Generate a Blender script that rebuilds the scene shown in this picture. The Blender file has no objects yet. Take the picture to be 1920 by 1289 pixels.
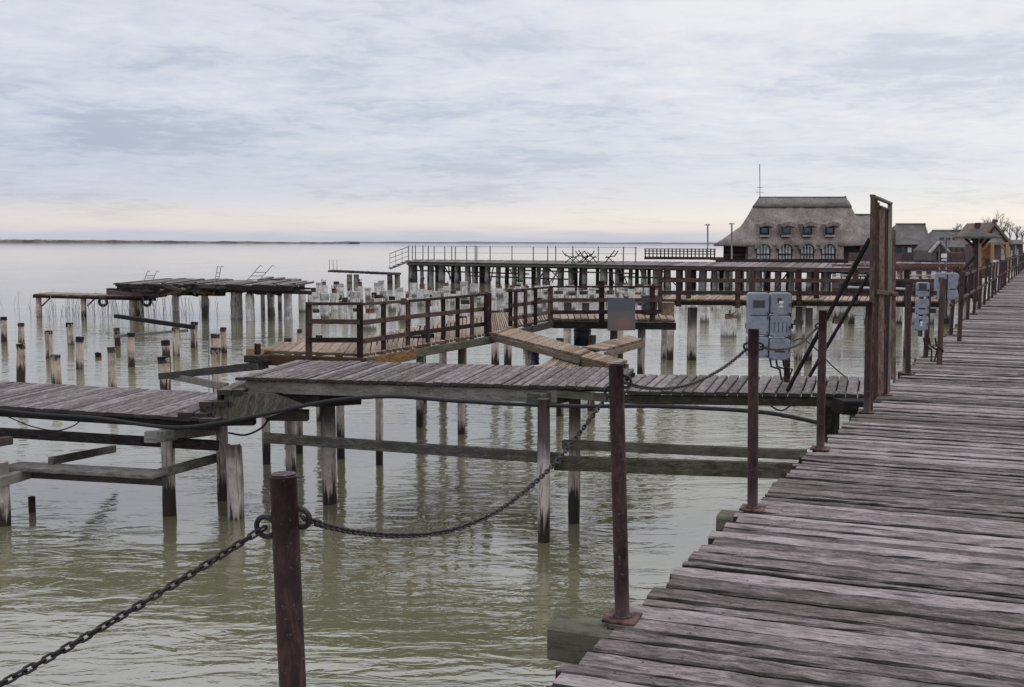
import bpy, math, random
from mathutils import Vector, Matrix
random.seed(7)
sc = bpy.context.scene
R = math.radians
# ------------------------------------------------------------------ camera
F = 2000.0; CX, CY = 960.0, 644.5; CAMZ = 3.3; DECK = 1.7
cd = bpy.data.cameras.new("camera"); cam = bpy.data.objects.new("camera", cd)
sc.collection.objects.link(cam); sc.camera = cam
cd.sensor_width = 36; cd.lens = F/1920*36; cd.clip_start = .05; cd.clip_end = 60000
ROT = Matrix.Rotation(R(90-5.37), 3, 'X') @ Matrix.Rotation(R(.15), 3, 'Z')
cam.matrix_world = Matrix.Translation((0, 0, CAMZ)) @ ROT.to_4x4()
# ------------------------------------------------------------------ sky
SUN_EL, SUN_AZ = 38.0, 55.0
w = bpy.data.worlds.new("World"); sc.world = w; w.use_nodes = True
nt = w.node_tree; nt.nodes.clear()
class G:
    """tiny node-graph helper"""
    def __init__(s, nt): s.nt = nt
    def n(s, t, **k):
        o = s.nt.nodes.new(t)
        for a, b in k.items():
            if a.startswith('i_'): o.inputs[a[2:].replace('_', ' ')].default_value = b
            else: setattr(o, a, b)
        return o
    def l(s, a, b): s.nt.links.new(a, b)
    def m(s, op, a, b=None, c=None, clamp=False):
        o = s.nt.nodes.new('ShaderNodeMath'); o.operation = op; o.use_clamp = clamp
        for i, v in enumerate((a, b, c)):
            if v is None: continue
            if isinstance(v, (int, float)): o.inputs[i].default_value = v
            else: s.l(v, o.inputs[i])
        return o.outputs[0]
    def mix(s, f, a, b, bt='MIX'):
        o = s.nt.nodes.new('ShaderNodeMix'); o.data_type = 'RGBA'; o.blend_type = bt
        for i, v in ((0, f), (6, a), (7, b)):
            if isinstance(v, (int, float)): o.inputs[i].default_value = v
            elif isinstance(v, tuple): o.inputs[i].default_value = (*v, 1)
            else: s.l(v, o.inputs[i])
        return o.outputs[2]
    def ramp(s, f, stops):
        o = s.nt.nodes.new('ShaderNodeValToRGB'); s.l(f, o.inputs[0])
        e = o.color_ramp.elements
        while len(e) < len(stops): e.new(.5)
        for i, (p, c) in enumerate(stops):
            e[i].position = p; e[i].color = (*c, 1) if isinstance(c, tuple) else (c, c, c, 1)
        return o.outputs[0]
    def noise(s, vec, scale, detail=4, rough=.55, dist=0, dim='3D'):
        o = s.n('ShaderNodeTexNoise'); o.noise_dimensions = dim
        if vec is not None: s.l(vec, o.inputs['Vector'])
        o.inputs['Scale'].default_value = scale; o.inputs['Detail'].default_value = detail
        o.inputs['Roughness'].default_value = rough; o.inputs['Distortion'].default_value = dist
        return o.outputs[0]
    def mapping(s, vec, scale, loc=(0, 0, 0), rot=(0, 0, 0)):
        o = s.n('ShaderNodeMapping'); s.l(vec, o.inputs[0])
        o.inputs['Scale'].default_value = scale; o.inputs['Location'].default_value = loc
        o.inputs['Rotation'].default_value = rot
        return o.outputs[0]
g = G(nt)
tc = g.n('ShaderNodeTexCoord'); sep = g.n('ShaderNodeSeparateXYZ'); g.l(tc.outputs['Generated'], sep.inputs[0])
X, Y, Z = sep.outputs
zc = g.m('MAXIMUM', Z, 0.0)
den = g.m('ADD', zc, .10)
px_ = g.m('DIVIDE', X, den); py_ = g.m('DIVIDE', Y, den)
cmb = g.n('ShaderNodeCombineXYZ'); g.l(px_, cmb.inputs[0]); g.l(py_, cmb.inputs[1])
v1 = g.mapping(cmb.outputs[0], (.66, .82, 1), rot=(0, 0, R(-14)))
n1 = g.noise(v1, 1.35, 9, .56, .35)
v2 = g.mapping(cmb.outputs[0], (1.6, 1.7, 1), loc=(3.1, 7.7, 0), rot=(0, 0, R(8)))
n2 = g.noise(v2, 4.2, 8, .62, .5)
nn = g.m('ADD', g.m('MULTIPLY', n1, .66), g.m('MULTIPLY', n2, .34))
nc = g.ramp(nn, [(.40, 0.0), (.60, 1.0)])
# overall tone by height and side: bluer, duller bank low on the left, brighter on the right
side = g.m('MULTIPLY_ADD', X, 1.1, .5, clamp=True)
el = g.m('ADD', zc, g.m('MULTIPLY', g.m('SUBTRACT', n1, .5), .02))
lo = g.ramp(el, [(0, (.53, .55, .65)), (.007, (.56, .57, .67)), (.014, (.73, .665, .65)), (.024, (.74, .69, .68)),
                 (.042, (.56, .585, .69)), (.08, (.44, .50, .645)), (.12, (.51, .56, .69)), (.23, (.62, .645, .74))])
hi = g.ramp(el, [(0, (.56, .58, .67)), (.007, (.62, .62, .68)), (.013, (.88, .79, .71)), (.024, (.95, .89, .80)),
                 (.045, (.82, .81, .82)), (.08, (.70, .73, .80)), (.12, (.69, .72, .80)), (.23, (.72, .74, .80))])
base = g.mix(side, lo, hi)
bright = g.mix(side, (.80, .81, .87), (.93, .915, .90))
amt = g.m('MULTIPLY', nc, g.ramp(zc, [(.0, .0), (.02, .25), (.06, .38), (.12, .72), (1, .85)]))
cloud = g.mix(amt, base, bright)
dkm = g.m('MULTIPLY', g.ramp(nn, [(.36, 1.0), (.48, 0.0)]), g.ramp(zc, [(.01, 0.0), (.05, .55), (.2, .45)]))
cloud = g.mix(dkm, cloud, g.mix(side, (.43, .47, .58), (.55, .58, .66)))
up = g.ramp(zc, [(.22, 1.0), (.34, 1.3), (.6, 1.5), (1, 1.6)])
cloud = g.mix(1.0, cloud, up, 'MULTIPLY')
# ground half
cloud = g.mix(g.m('LESS_THAN', Z, -.002), cloud, (.30, .30, .30))
sky = g.n('ShaderNodeTexSky', sky_type='NISHITA'); sky.sun_disc = False
sky.sun_elevation = R(SUN_EL); sky.sun_rotation = R(SUN_AZ)
b1 = g.n('ShaderNodeBackground'); g.l(sky.outputs[0], b1.inputs[0]); b1.inputs[1].default_value = .08
b2 = g.n('ShaderNodeBackground'); g.l(cloud, b2.inputs[0]); b2.inputs[1].default_value = 1.02
mx = g.n('ShaderNodeMixShader'); mx.inputs[0].default_value = .95
g.l(b1.outputs[0], mx.inputs[1]); g.l(b2.outputs[0], mx.inputs[2])
wo = g.n('ShaderNodeOutputWorld'); g.l(mx.outputs[0], wo.inputs[0])
sl = bpy.data.lights.new("sun", 'SUN'); sl.energy = .7; sl.angle = R(18); sl.color = (1, .96, .92)
so = bpy.data.objects.new("sun", sl); sc.collection.objects.link(so)
az = R(SUN_AZ)
sd = Vector((math.sin(az)*math.cos(R(SUN_EL)), math.cos(az)*math.cos(R(SUN_EL)), math.sin(R(SUN_EL))))
so.rotation_euler = sd.to_track_quat('Z', 'Y').to_euler()
sc.view_settings.view_transform = 'Standard'; sc.view_settings.look = 'None'
sc.view_settings.exposure = 0; sc.view_settings.gamma = 1
# ------------------------------------------------------------------ helpers
def ray(px, py): return ROT @ Vector(((px-CX)/F, -(py-CY)/F, -1))
C0 = Vector((0, 0, CAMZ))
def PZ(px, py, z=DECK):
    d = ray(px, py); return C0 + d*((z-CAMZ)/d.z)
def PD(px, py, D):
    d = ray(px, py); return C0 + d*(D/d.y)
def U(a=-1, b=1): return random.uniform(a, b)
UP = Vector((0, 0, 1))
class MB:
    def __init__(s): s.v = []; s.f = []; s.uv = []; s.r = []; s.sm = []
    def face(s, idx, uvs, rnd, smooth=False):
        s.f.append(tuple(idx)); s.uv.extend(uvs); s.r.append(rnd); s.sm.append(smooth)
    def sweep(s, pts, prof, up=UP, rnd=None, jit=0, closed=True, cap=True, smooth=False, scales=None):
        """sweep a closed 2-D profile [(side,up)...] along pts"""
        rnd = random.random() if rnd is None else rnd
        off = rnd*37.0; n = len(prof); rings = []; L = 0; prev = None
        per = [0]
        for i in range(n):
            a, b = prof[i], prof[(i+1) % n]; per.append(per[-1]+math.hypot(a[0]-b[0], a[1]-b[1]))
        for k, p in enumerate(pts):
            p = Vector(p)
            a = Vector(pts[max(k-1, 0)]); b = Vector(pts[min(k+1, len(pts)-1)])
            t = (b-a).normalized()
            sd_ = t.cross(up)
            if sd_.length < 1e-4: sd_ = t.cross(Vector((0, 1, 0)))
            sd_.normalize(); u2 = sd_.cross(t).normalized()
            if prev is not None: L += (p-prev).length
            prev = p
            sc_ = scales[k] if scales else 1
            st = len(s.v)
            for (x, y) in prof:
                s.v.append(p+sd_*(x*sc_+U()*jit)+u2*(y*sc_+U()*jit))
            rings.append((st, L))
        for (a, la), (b, lb) in zip(rings, rings[1:]):
            for i in range(n):
                j = (i+1) % n
                s.face((a+i, a+j, b+j, b+i), [(la+off, per[i]+off), (la+off, per[i+1]+off), (lb+off, per[i+1]+off), (lb+off, per[i]+off)], rnd, smooth)
        if cap:
            for (a, la), rev in ((rings[0], True), (rings[-1], False)):
                idx = list(range(a, a+n)); uvs = [(off+prof[i][0]*.3, off+prof[i][1]) for i in range(n)]
                if rev: idx.reverse(); uvs.reverse()
                s.face(idx[::-1], uvs[::-1], rnd)
    def beam(s, p, q, wd, h, up=UP, rnd=None, jit=0, segs=1, ch=.0):
        """rectangular timber, top-centre line NOT offset: axis is centre"""
        p, q = Vector(p), Vector(q); a, b = wd/2, h/2
        c = ch or min(wd, h)*.06
        prof = [(-a+c, -b), (a-c, -b), (a, -b+c), (a, b-c), (a-c, b), (-a+c, b), (-a, b-c), (-a, -b+c)]
        s.sweep([p.lerp(q, i/segs) for i in range(segs+1)], prof, up, rnd, jit)
    def tube(s, pts, r, n=8, rnd=None, jit=0, smooth=True, scales=None):
        prof = [(r*math.cos(2*math.pi*i/n), r*math.sin(2*math.pi*i/n)) for i in range(n)]
        s.sweep(pts, prof, UP, rnd, jit, smooth=smooth, scales=scales)
    def box(s, c, sx, sy, sz, rz=0, ch=.008, rnd=None):
        """box by centre; along local x"""
        c = Vector(c); d = Vector((math.cos(rz), math.sin(rz), 0))*(sx/2)
        s.beam(c-d, c+d, sy, sz, rnd=rnd, ch=ch)
    def quad(s, pts, rnd=None):
        rnd = random.random() if rnd is None else rnd
        st = len(s.v); s.v += [Vector(p) for p in pts]
        p0 = Vector(pts[0]); ex = (Vector(pts[1])-p0).normalized()
        nrm = ex.cross(Vector(pts[-1])-p0)
        ey = nrm.cross(ex).normalized() if nrm.length > 1e-9 else UP
        s.face(range(st, st+len(pts)), [((Vector(p)-p0).dot(ex)+rnd*30, (Vector(p)-p0).dot(ey)+rnd*30) for p in pts], rnd)
    def prism(s, poly, off, rnd=None):
        """extrude polygon by vector off"""
        off = Vector(off); poly = [Vector(p) for p in poly]; rnd = random.random() if rnd is None else rnd
        s.quad(poly, rnd); s.quad([p+off for p in reversed(poly)], rnd)
        for i in range(len(poly)):
            a, b = poly[i], poly[(i+1) % len(poly)]
            s.quad([b, a, a+off, b+off], rnd)
    def torus(s, c, r1, r2, nrm, n=20, m=8, sx=1.0, ax=None, rnd=.5):
        c = Vector(c); nrm = Vector(nrm).normalized()
        a = Vector(ax).normalized() if ax is not None else nrm.orthogonal().normalized()
        b = nrm.cross(a); st = len(s.v)
        for i in range(n):
            t = 2*math.pi*i/n; ct = math.cos(t); e = a*ct+b*math.sin(t)
            cc = c+e*r1+a*(sx*r1*(1 if ct > 0 else -1 if ct < 0 else 0))*(1 if sx else 0)
            for j in range(m):
                q = 2*math.pi*j/m; s.v.append(cc+e*(r2*math.cos(q))+nrm*(r2*math.sin(q)))
        for i in range(n):
            for j in range(m):
                i2, j2 = (i+1) % n, (j+1) % m
                s.face((st+i*m+j, st+i2*m+j, st+i2*m+j2, st+i*m+j2), [(i*.05, j*.02)]*4, rnd, True)
    def build(s, name, mat, parent=None, origin=None):
        me = bpy.data.meshes.new(name)
        o = bpy.data.objects.new(name, me)
        if parent is not None: og = parent['_w'] if '_w' in parent.keys() else (0, 0, 0); og = Vector(og)
        else: og = Vector(origin) if origin is not None else Vector((0, 0, 0))
        me.from_pydata([v-og for v in s.v], [], s.f)
        uvl = me.uv_layers.new(name='UVMap')
        fl = [c for u in s.uv for c in u]; uvl.data.foreach_set('uv', fl)
        at = me.attributes.new('rnd', 'FLOAT', 'FACE'); at.data.foreach_set('value', s.r)
        me.polygons.foreach_set('use_smooth', s.sm)
        me.materials.append(mat); me.update()
        sc.collection.objects.link(o)
        if parent is not None: o.parent = parent
        else: o.location = og
        o['_w'] = og[:]
        return o
def tag(o, label=None, cat=None, group=None, kind=None):
    if label: o['label'] = label
    if cat: o['category'] = cat
    if group: o['group'] = group
    if kind: o['kind'] = kind
    return o
def thing(name, label, cat, loc, group=None):
    o = bpy.data.objects.new(name, None); sc.collection.objects.link(o); o.location = loc
    o.empty_display_size = .2; o['_w'] = tuple(loc)
    return tag(o, label, cat, group)
ORD = ['first', 'second', 'third', 'fourth', 'fifth', 'sixth', 'seventh', 'eighth', 'ninth', 'tenth', 'eleventh', 'twelfth',
       'thirteenth', 'fourteenth', 'fifteenth', 'sixteenth', 'seventeenth', 'eighteenth', 'nineteenth', 'twentieth']
def ordw(i):
    if i < 20: return ORD[i]
    t = ['twenty', 'thirty', 'forty', 'fifty', 'sixty'][(i+1)//10-2]
    u = (i+1) % 10
    return (t[:-1]+'ieth') if u == 0 else t+'-'+ORD[u-1]
# ------------------------------------------------------------------ materials
def newmat(name):
    m = bpy.data.materials.new(name); m.use_nodes = True; m.node_tree.nodes.clear()
    gg = G(m.node_tree); b = gg.n('ShaderNodeBsdfPrincipled'); o = gg.n('ShaderNodeOutputMaterial')
    gg.l(b.outputs[0], o.inputs[0]); return m, gg, b
def wood(name, dark, mid, light, moss=0, sides=0, mosscol=(.06, .065, .025), rough=.85, bump=.5, gs=1.0, tone=.5, patch=None):
    m, g, b = newmat(name)
    uv = g.n('ShaderNodeUVMap').outputs[0]
    at = g.n('ShaderNodeAttribute', attribute_name='rnd').outputs['Fac']
    grain = g.noise(g.mapping(uv, (13*gs, 110*gs, 1)), 1.0, 8, .74, .6)
    fine = g.noise(g.mapping(uv, (42*gs, 240*gs, 1)), 1.0, 5, .75, .3)
    blot = g.noise(g.mapping(uv, (4, 14, 1)), 1.3, 8, .70, .8)
    f = g.m('ADD', g.m('MULTIPLY', grain, .38), g.m('ADD', g.m('MULTIPLY', fine, .24), g.m('MULTIPLY', blot, .38)))
    f = g.m('ADD', f, g.m('MULTIPLY', g.m('SUBTRACT', at, .5), .16*tone*2))
    c = g.ramp(f, [(.425, dark), (.5, mid), (.585, light)])
    vo = g.n('ShaderNodeTexVoronoi'); g.l(g.mapping(uv, (.9, 5, 1)), vo.inputs['Vector']); vo.inputs['Scale'].default_value = 1.0
    c = g.mix(1.0, c, g.ramp(vo.outputs['Distance'], [(.05, .25), (.11, 1.0)]), 'MULTIPLY')
    # cracks
    cr = g.ramp(grain, [(.34, .3), (.42, 1.0)])
    c = g.mix(1.0, c, cr, 'MULTIPLY')
    if patch:
        pn = g.noise(g.mapping(uv, (.5, 2.5, 1), loc=(9, 3, 0)), 1.6, 6, .65, .3)
        c = g.mix(g.ramp(pn, [(.52, 0.0), (.64, .75)]), c, patch)
    if moss:
        geo = g.n('ShaderNodeNewGeometry')
        mn = g.noise(geo.outputs['Position'], 3.2, 6, .65)
        c = g.mix(g.m('MULTIPLY', g.ramp(mn, [(.42, 0.0), (.62, 1.0)]), moss), c, mosscol)
    if sides:      # side faces darkened in the colour so the gaps between planks read dark
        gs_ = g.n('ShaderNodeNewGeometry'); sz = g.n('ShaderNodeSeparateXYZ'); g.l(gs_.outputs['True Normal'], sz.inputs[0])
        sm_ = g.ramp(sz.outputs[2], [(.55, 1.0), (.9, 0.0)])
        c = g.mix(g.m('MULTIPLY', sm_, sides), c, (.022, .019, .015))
    g.l(c, b.inputs['Base Color']); b.inputs['Roughness'].default_value = rough
    b.inputs['Specular IOR Level'].default_value = .25
    bp = g.n('ShaderNodeBump'); bp.inputs['Strength'].default_value = bump; bp.inputs['Distance'].default_value = .006
    g.l(g.m('ADD', grain, g.m('MULTIPLY', fine, .5)), bp.inputs['Height']); g.l(bp.outputs[0], b.inputs['Normal'])
    return m
def plain(name, col, rough=.6, metal=0, var=.25, scale=6, bump=.1, spec=.4, col2=None, emit=0):
    m, g, b = newmat(name)
    geo = g.n('ShaderNodeTexCoord').outputs['Object']
    n = g.noise(geo, scale, 6, .65, .3)
    c2 = col2 or tuple(max(0, c*(1-var*1.6)) for c in col)
    c1 = tuple(min(1, c*(1+var*.5)) for c in col)
    c = g.ramp(n, [(.36, c2), (.6, c1)])
    g.l(c, b.inputs['Base Color']); b.inputs['Roughness'].default_value = rough; b.inputs['Metallic'].default_value = metal
    b.inputs['Specular IOR Level'].default_value = spec
    if bump:
        bp = g.n('ShaderNodeBump'); bp.inputs['Strength'].default_value = bump; bp.inputs['Distance'].default_value = .01
        g.l(n, bp.inputs['Height']); g.l(bp.outputs[0], b.inputs['Normal'])
    return m
def pilemat(name, dark, pale, top, z1=.33, z2=1.05, amp=1.1):
    m, g, b = newmat(name)
    geo = g.n('ShaderNodeNewGeometry'); sp = g.n('ShaderNodeSeparateXYZ'); g.l(geo.outputs['Position'], sp.inputs[0])
    at = g.n('ShaderNodeAttribute', attribute_name='rnd').outputs['Fac']
    streak = g.noise(g.mapping(geo.outputs['Position'], (16, 16, 1.3)), 1.0, 6, .65, .6)
    blot = g.noise(geo.outputs['Position'], 5, 5, .6)
    st = g.m('SUBTRACT', streak, .5)
    z = g.m('ADD', sp.outputs[2], g.m('ADD', g.m('MULTIPLY', st, amp), g.m('MULTIPLY', g.m('SUBTRACT', at, .5), .5)))
    lowm = g.ramp(z, [(z1-.10, 0.0), (z1+.06, 1.0)])
    him = g.ramp(g.m('MULTIPLY', z, .5), [((z2-.12)/2, 0.0), ((z2+.15)/2, 1.0)])
    pcol = g.mix(g.ramp(blot, [(.35, 0.0), (.6, 1.0)]), tuple(c*.55 for c in pale), pale)
    pcol = g.mix(g.ramp(streak, [(.36, 1.0), (.48, 0.0)]), pcol, tuple(c*.3 for c in pale))
    tcol = g.mix(g.ramp(streak, [(.35, 0.0), (.65, 1.0)]), tuple(c*.5 for c in top), tuple(c*1.5 for c in top))
    c = g.mix(him, pcol, tcol); c = g.mix(lowm, dark, c)
    g.l(c, b.inputs['Base Color']); g.l(g.ramp(lowm, [(0, .3), (1, .9)]), b.inputs['Roughness'])
    b.inputs['Specular IOR Level'].default_value = .3
    bp = g.n('ShaderNodeBump'); bp.inputs['Strength'].default_value = .7; bp.inputs['Distance'].default_value = .02
    g.l(streak, bp.inputs['Height']); g.l(bp.outputs[0], b.inputs['Normal'])
    return m
M = {}
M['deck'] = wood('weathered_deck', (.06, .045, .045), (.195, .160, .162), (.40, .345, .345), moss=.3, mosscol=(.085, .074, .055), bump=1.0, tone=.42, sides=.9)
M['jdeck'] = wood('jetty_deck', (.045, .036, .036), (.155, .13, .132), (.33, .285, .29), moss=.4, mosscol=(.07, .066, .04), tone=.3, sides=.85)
M['mossy'] = wood('mossy_beam', (.022, .019, .014), (.068, .062, .047), (.15, .138, .11), moss=.45, mosscol=(.04, .04, .02))
M['greybeam'] = wood('grey_beam', (.05, .045, .042), (.14, .13, .12), (.25, .23, .215), moss=.35)
M['darkbeam'] = wood('dark_beam', (.009, .007, .007), (.028, .023, .022), (.075, .062, .058))
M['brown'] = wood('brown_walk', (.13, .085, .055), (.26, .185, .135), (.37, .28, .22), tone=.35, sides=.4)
M['orange'] = wood('orange_fascia', (.07, .035, .018), (.22, .12, .06), (.36, .22, .12), moss=.2, tone=.8)
M['rail'] = wood('dark_rail', (.012, .007, .006), (.042, .024, .021), (.10, .063, .055))
M['gate'] = wood('gate_wood', (.06, .035, .028), (.155, .098, .08), (.29, .205, .175), tone=1.1)
M['pile'] = pilemat('weathered_pile', (.022, .018, .013), (.50, .44, .40), (.075, .062, .058))
M['stump'] = pilemat('stump_wood', (.03, .022, .018), (.50, .40, .33), (.05, .038, .032), z1=.28, z2=1.2)
M['cpile'] = pilemat('concrete_pile', (.12, .115, .10), (.68, .65, .63), (.12, .075, .06), z1=.12, z2=1.7, amp=.5)
M['farpile'] = pilemat('far_pile', (.06, .054, .048), (.28, .26, .245), (.12, .112, .108), z1=.2, z2=.8)
M['steel'] = plain('rusty_steel', (.034, .013, .0145), rough=.5, var=.5, scale=22, bump=.35, spec=.35, col2=(.010, .004, .005))
m, g, b = newmat('flaking_steel'); oc = g.n('ShaderNodeTexCoord').outputs['Object']
n1_ = g.noise(g.mapping(oc, (1, 1, .35)), 26, 8, .7, .6); n2_ = g.noise(oc, 75, 6, .7, .3)
c = g.ramp(n1_, [(.36, (.008, .0035, .004)), (.5, (.032, .012, .0135)), (.62, (.07, .033, .03))])
c = g.mix(g.ramp(n2_, [(.62, 0.0), (.67, .8)]), c, (.20, .15, .14))
g.l(c, b.inputs['Base Color']); g.l(g.ramp(n1_, [(.4, .35), (.6, .8)]), b.inputs['Roughness']); b.inputs['Specular IOR Level'].default_value = .35
bp = g.n('ShaderNodeBump'); bp.inputs['Strength'].default_value = .6; bp.inputs['Distance'].default_value = .004
g.l(n1_, bp.inputs['Height']); g.l(bp.outputs[0], b.inputs['Normal']); M['steel'] = m
M['plate'] = plain('rust_plate', (.10, .05, .043), rough=.8, var=.6, scale=14, bump=.3)
M['chain'] = plain('chain_iron', (.028, .022, .024), rough=.55, metal=.2, var=.4, scale=40, bump=.3)
M['grey'] = plain('grey_plastic', (.235, .262, .315), rough=.55, var=.18, scale=9, bump=.05)
M['greyd'] = plain('dark_plastic', (.03, .032, .04), rough=.4, var=.2)
M['glass'] = plain('dark_glass', (.015, .018, .022), rough=.12, var=.2, bump=0, spec=.7)
M['palepane'] = plain('pale_pane', (.62, .64, .68), rough=.3, var=.3, scale=2, bump=0)
M['white'] = plain('white_paint', (.72, .72, .70), rough=.6, var=.12)
M['rubber'] = plain('black_rubber', (.012, .012, .013), rough=.65, var=.2)
M['pipe'] = plain('pale_pipe', (.42, .40, .40), rough=.5, metal=.3, var=.2)
M['galv'] = plain('galvanised', (.22, .22, .24), rough=.5, metal=.4, var=.2)
M['redrust'] = plain('red_rust', (.16, .075, .062), rough=.8, var=.5, scale=12)
M['blue'] = plain('dark_blue_drum', (.007, .014, .030), rough=.4, var=.3)
M['yellowish'] = plain('ochre_box', (.22, .16, .09), rough=.7, var=.4)
M['concrete'] = plain('concrete', (.36, .35, .34), rough=.9, var=.3, scale=5, bump=.3)
M['orangepanel'] = plain('orange_panel', (.30, .11, .045), rough=.7, var=.3)
M['green'] = plain('green_paint', (.03, .09, .06), rough=.6, var=.3)
M['redpaint'] = plain('dull_red_boards', (.17, .055, .05), rough=.7, var=.3, scale=3)
M['purple'] = plain('plum_boards', (.10, .062, .07), rough=.8, var=.3, scale=3)
M['slate'] = plain('dark_slate', (.07, .075, .085), rough=.7, var=.3)
M['reed'] = plain('dry_reed', (.42, .38, .36), rough=.9, var=.3)
M['shore'] = plain('shore_reeds', (.29, .25, .23), rough=.95, var=.3, scale=.01, bump=0)
M['bark'] = plain('bare_twigs', (.14, .115, .11), rough=.9, var=.3)
def thatch(name, a, b_, c_):
    m, g, b = newmat(name)
    oc = g.n('ShaderNodeTexCoord').outputs['Object']
    n1 = g.noise(g.mapping(oc, (7, 7, 1.1)), 1.0, 7, .7, .4)
    n2 = g.noise(oc, .55, 6, .65, .4)
    f = g.m('ADD', g.m('MULTIPLY', n1, .5), g.m('MULTIPLY', n2, .5))
    g.l(g.ramp(f, [(.36, a), (.5, b_), (.64, c_)]), b.inputs['Base Color']); b.inputs['Roughness'].default_value = .95
    b.inputs['Specular IOR Level'].default_value = .1
    bp = g.n('ShaderNodeBump'); bp.inputs['Strength'].default_value = .8; bp.inputs['Distance'].default_value = .12
    g.l(n1, bp.inputs['Height']); g.l(bp.outputs[0], b.inputs['Normal'])
    return m
M['thatch'] = thatch('grey_thatch', (.10, .082, .075), (.23, .195, .18), (.36, .315, .29))
M['thatchr'] = thatch('ridge_thatch', (.075, .068, .066), (.175, .155, .148), (.27, .245, .23))
M['thatchd'] = thatch('dark_thatch', (.06, .056, .056), (.13, .122, .12), (.20, .19, .185))
M['thatcht'] = thatch('tan_thatch', (.10, .07, .06), (.20, .145, .125), (.30, .235, .21))
# a display board: dull slate top, grey-green foot with a washed-out pink patch
m, g, b = newmat('faded_board'); oc = g.n('ShaderNodeTexCoord').outputs['Generated']
sp = g.n('ShaderNodeSeparateXYZ'); g.l(oc, sp.inputs[0])
nz = g.noise(oc, 5, 4, .6)
topm = g.ramp(g.m('ADD', sp.outputs[2], g.m('MULTIPLY', nz, .05)), [(.62, 0.0), (.66, 1.0)])
dx = g.m('SUBTRACT', sp.outputs[0], .55); dz = g.m('SUBTRACT', sp.outputs[2], .22)
rr = g.m('ADD', g.m('MULTIPLY', dx, dx), g.m('MULTIPLY', g.m('MULTIPLY', dz, dz), 2.2))
pk = g.ramp(g.m('ADD', rr, g.m('MULTIPLY', nz, .06)), [(.07, 1.0), (.13, 0.0)])
c = g.mix(pk, (.12, .108, .10), (.19, .10, .10)); c = g.mix(topm, c, (.075, .085, .105))
g.l(c, b.inputs['Base Color']); b.inputs['Roughness'].default_value = .6; M['board'] = m
# water
m, g, b = newmat('lake_water')
pos = g.n('ShaderNodeNewGeometry').outputs['Position']
dist = g.n('ShaderNodeVectorMath', operation='LENGTH'); g.l(pos, dist.inputs[0])
wA = g.noise(g.mapping(pos, (.5, 1.25, 1), rot=(0, 0, R(-14))), 1.0, 2, .5, .8)
wB = g.noise(g.mapping(pos, (1.5, 3.9, 1), rot=(0, 0, R(10))), 1.0, 3, .5, 1.2)
wC = g.noise(g.mapping(pos, (7, 16, 1), rot=(0, 0, R(-5))), 1.0, 3, .5, .6)
calm = g.ramp(g.noise(g.mapping(pos, (.10, .16, 1), rot=(0, 0, R(-25))), 1.0, 3, .55, .8), [(.40, .35), (.60, 1.0)])
h = g.m('ADD', g.m('MULTIPLY', wA, .60), g.m('ADD', g.m('MULTIPLY', wB, .34), g.m('MULTIPLY', wC, .035)))
fade = g.m('DIVIDE', 1.0, g.m('ADD', 1.0, g.m('MULTIPLY', dist.outputs[1], .02)))
bp = g.n('ShaderNodeBump'); bp.inputs['Distance'].default_value = .105
g.l(g.m('MULTIPLY', fade, calm), bp.inputs['Strength']); g.l(h, bp.inputs['Height'])
g.l(bp.outputs[0], b.inputs['Normal'])
b.inputs['Base Color'].default_value = (.145, .138, .082, 1); b.inputs['Roughness'].default_value = .035
b.inputs['IOR'].default_value = 2.9
M['water'] = m
# ------------------------------------------------------------------ setting
def sheet(name, x0, x1, y0, y1, z, mat):
    mb = MB(); mb.quad([(x0, y0, z), (x1, y0, z), (x1, y1, z), (x0, y1, z)], .5)
    return tag(mb.build(name, mat), kind='structure')
sheet('lake_water', -26000, 26000, -200, 42000, 0, M['water'])
mb = MB()
for seg in range(60):     # far bank, low uneven reed belt
    pass
def bank(x0, x1, D0, D1, h0, h1, n):
    mb = MB(); tops = []
    for i in range(n+1):
        t = i/n; x = x0+(x1-x0)*t; D = D0+(D1-D0)*t; hh = (h0+(h1-h0)*t)*(1+.16*U()+.12*math.sin(i*.7))
        tops.append((x, D, hh))
    for (xa, da, ha), (xb, db, hb) in zip(tops, tops[1:]):
        mb.quad([(xa, da, -.5), (xb, db, -.5), (xb, db, hb), (xa, da, ha)], .5)
        mb.quad([(xa, da, ha), (xb, db, hb), (xb, db+300, hb*.9), (xa, da+300, ha*.9)], .5)
        mb.quad([(xb, db+300, -.5), (xa, da+300, -.5), (xa, da+300, ha*.9), (xb, db+300, hb*.9)], .5)
    return mb
b_ = bank(-2600, -640, 4600, 4200, 15, 5, 150).build('far_shore', M['shore']); tag(b_, kind='structure')
b_ = bank(-1500, 3600, 9000, 9000, 14, 12, 90).build('distant_shore', plain('distant_shore_blue', (.36, .37, .43), rough=1, var=.1, bump=0)); tag(b_, kind='structure')

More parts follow.
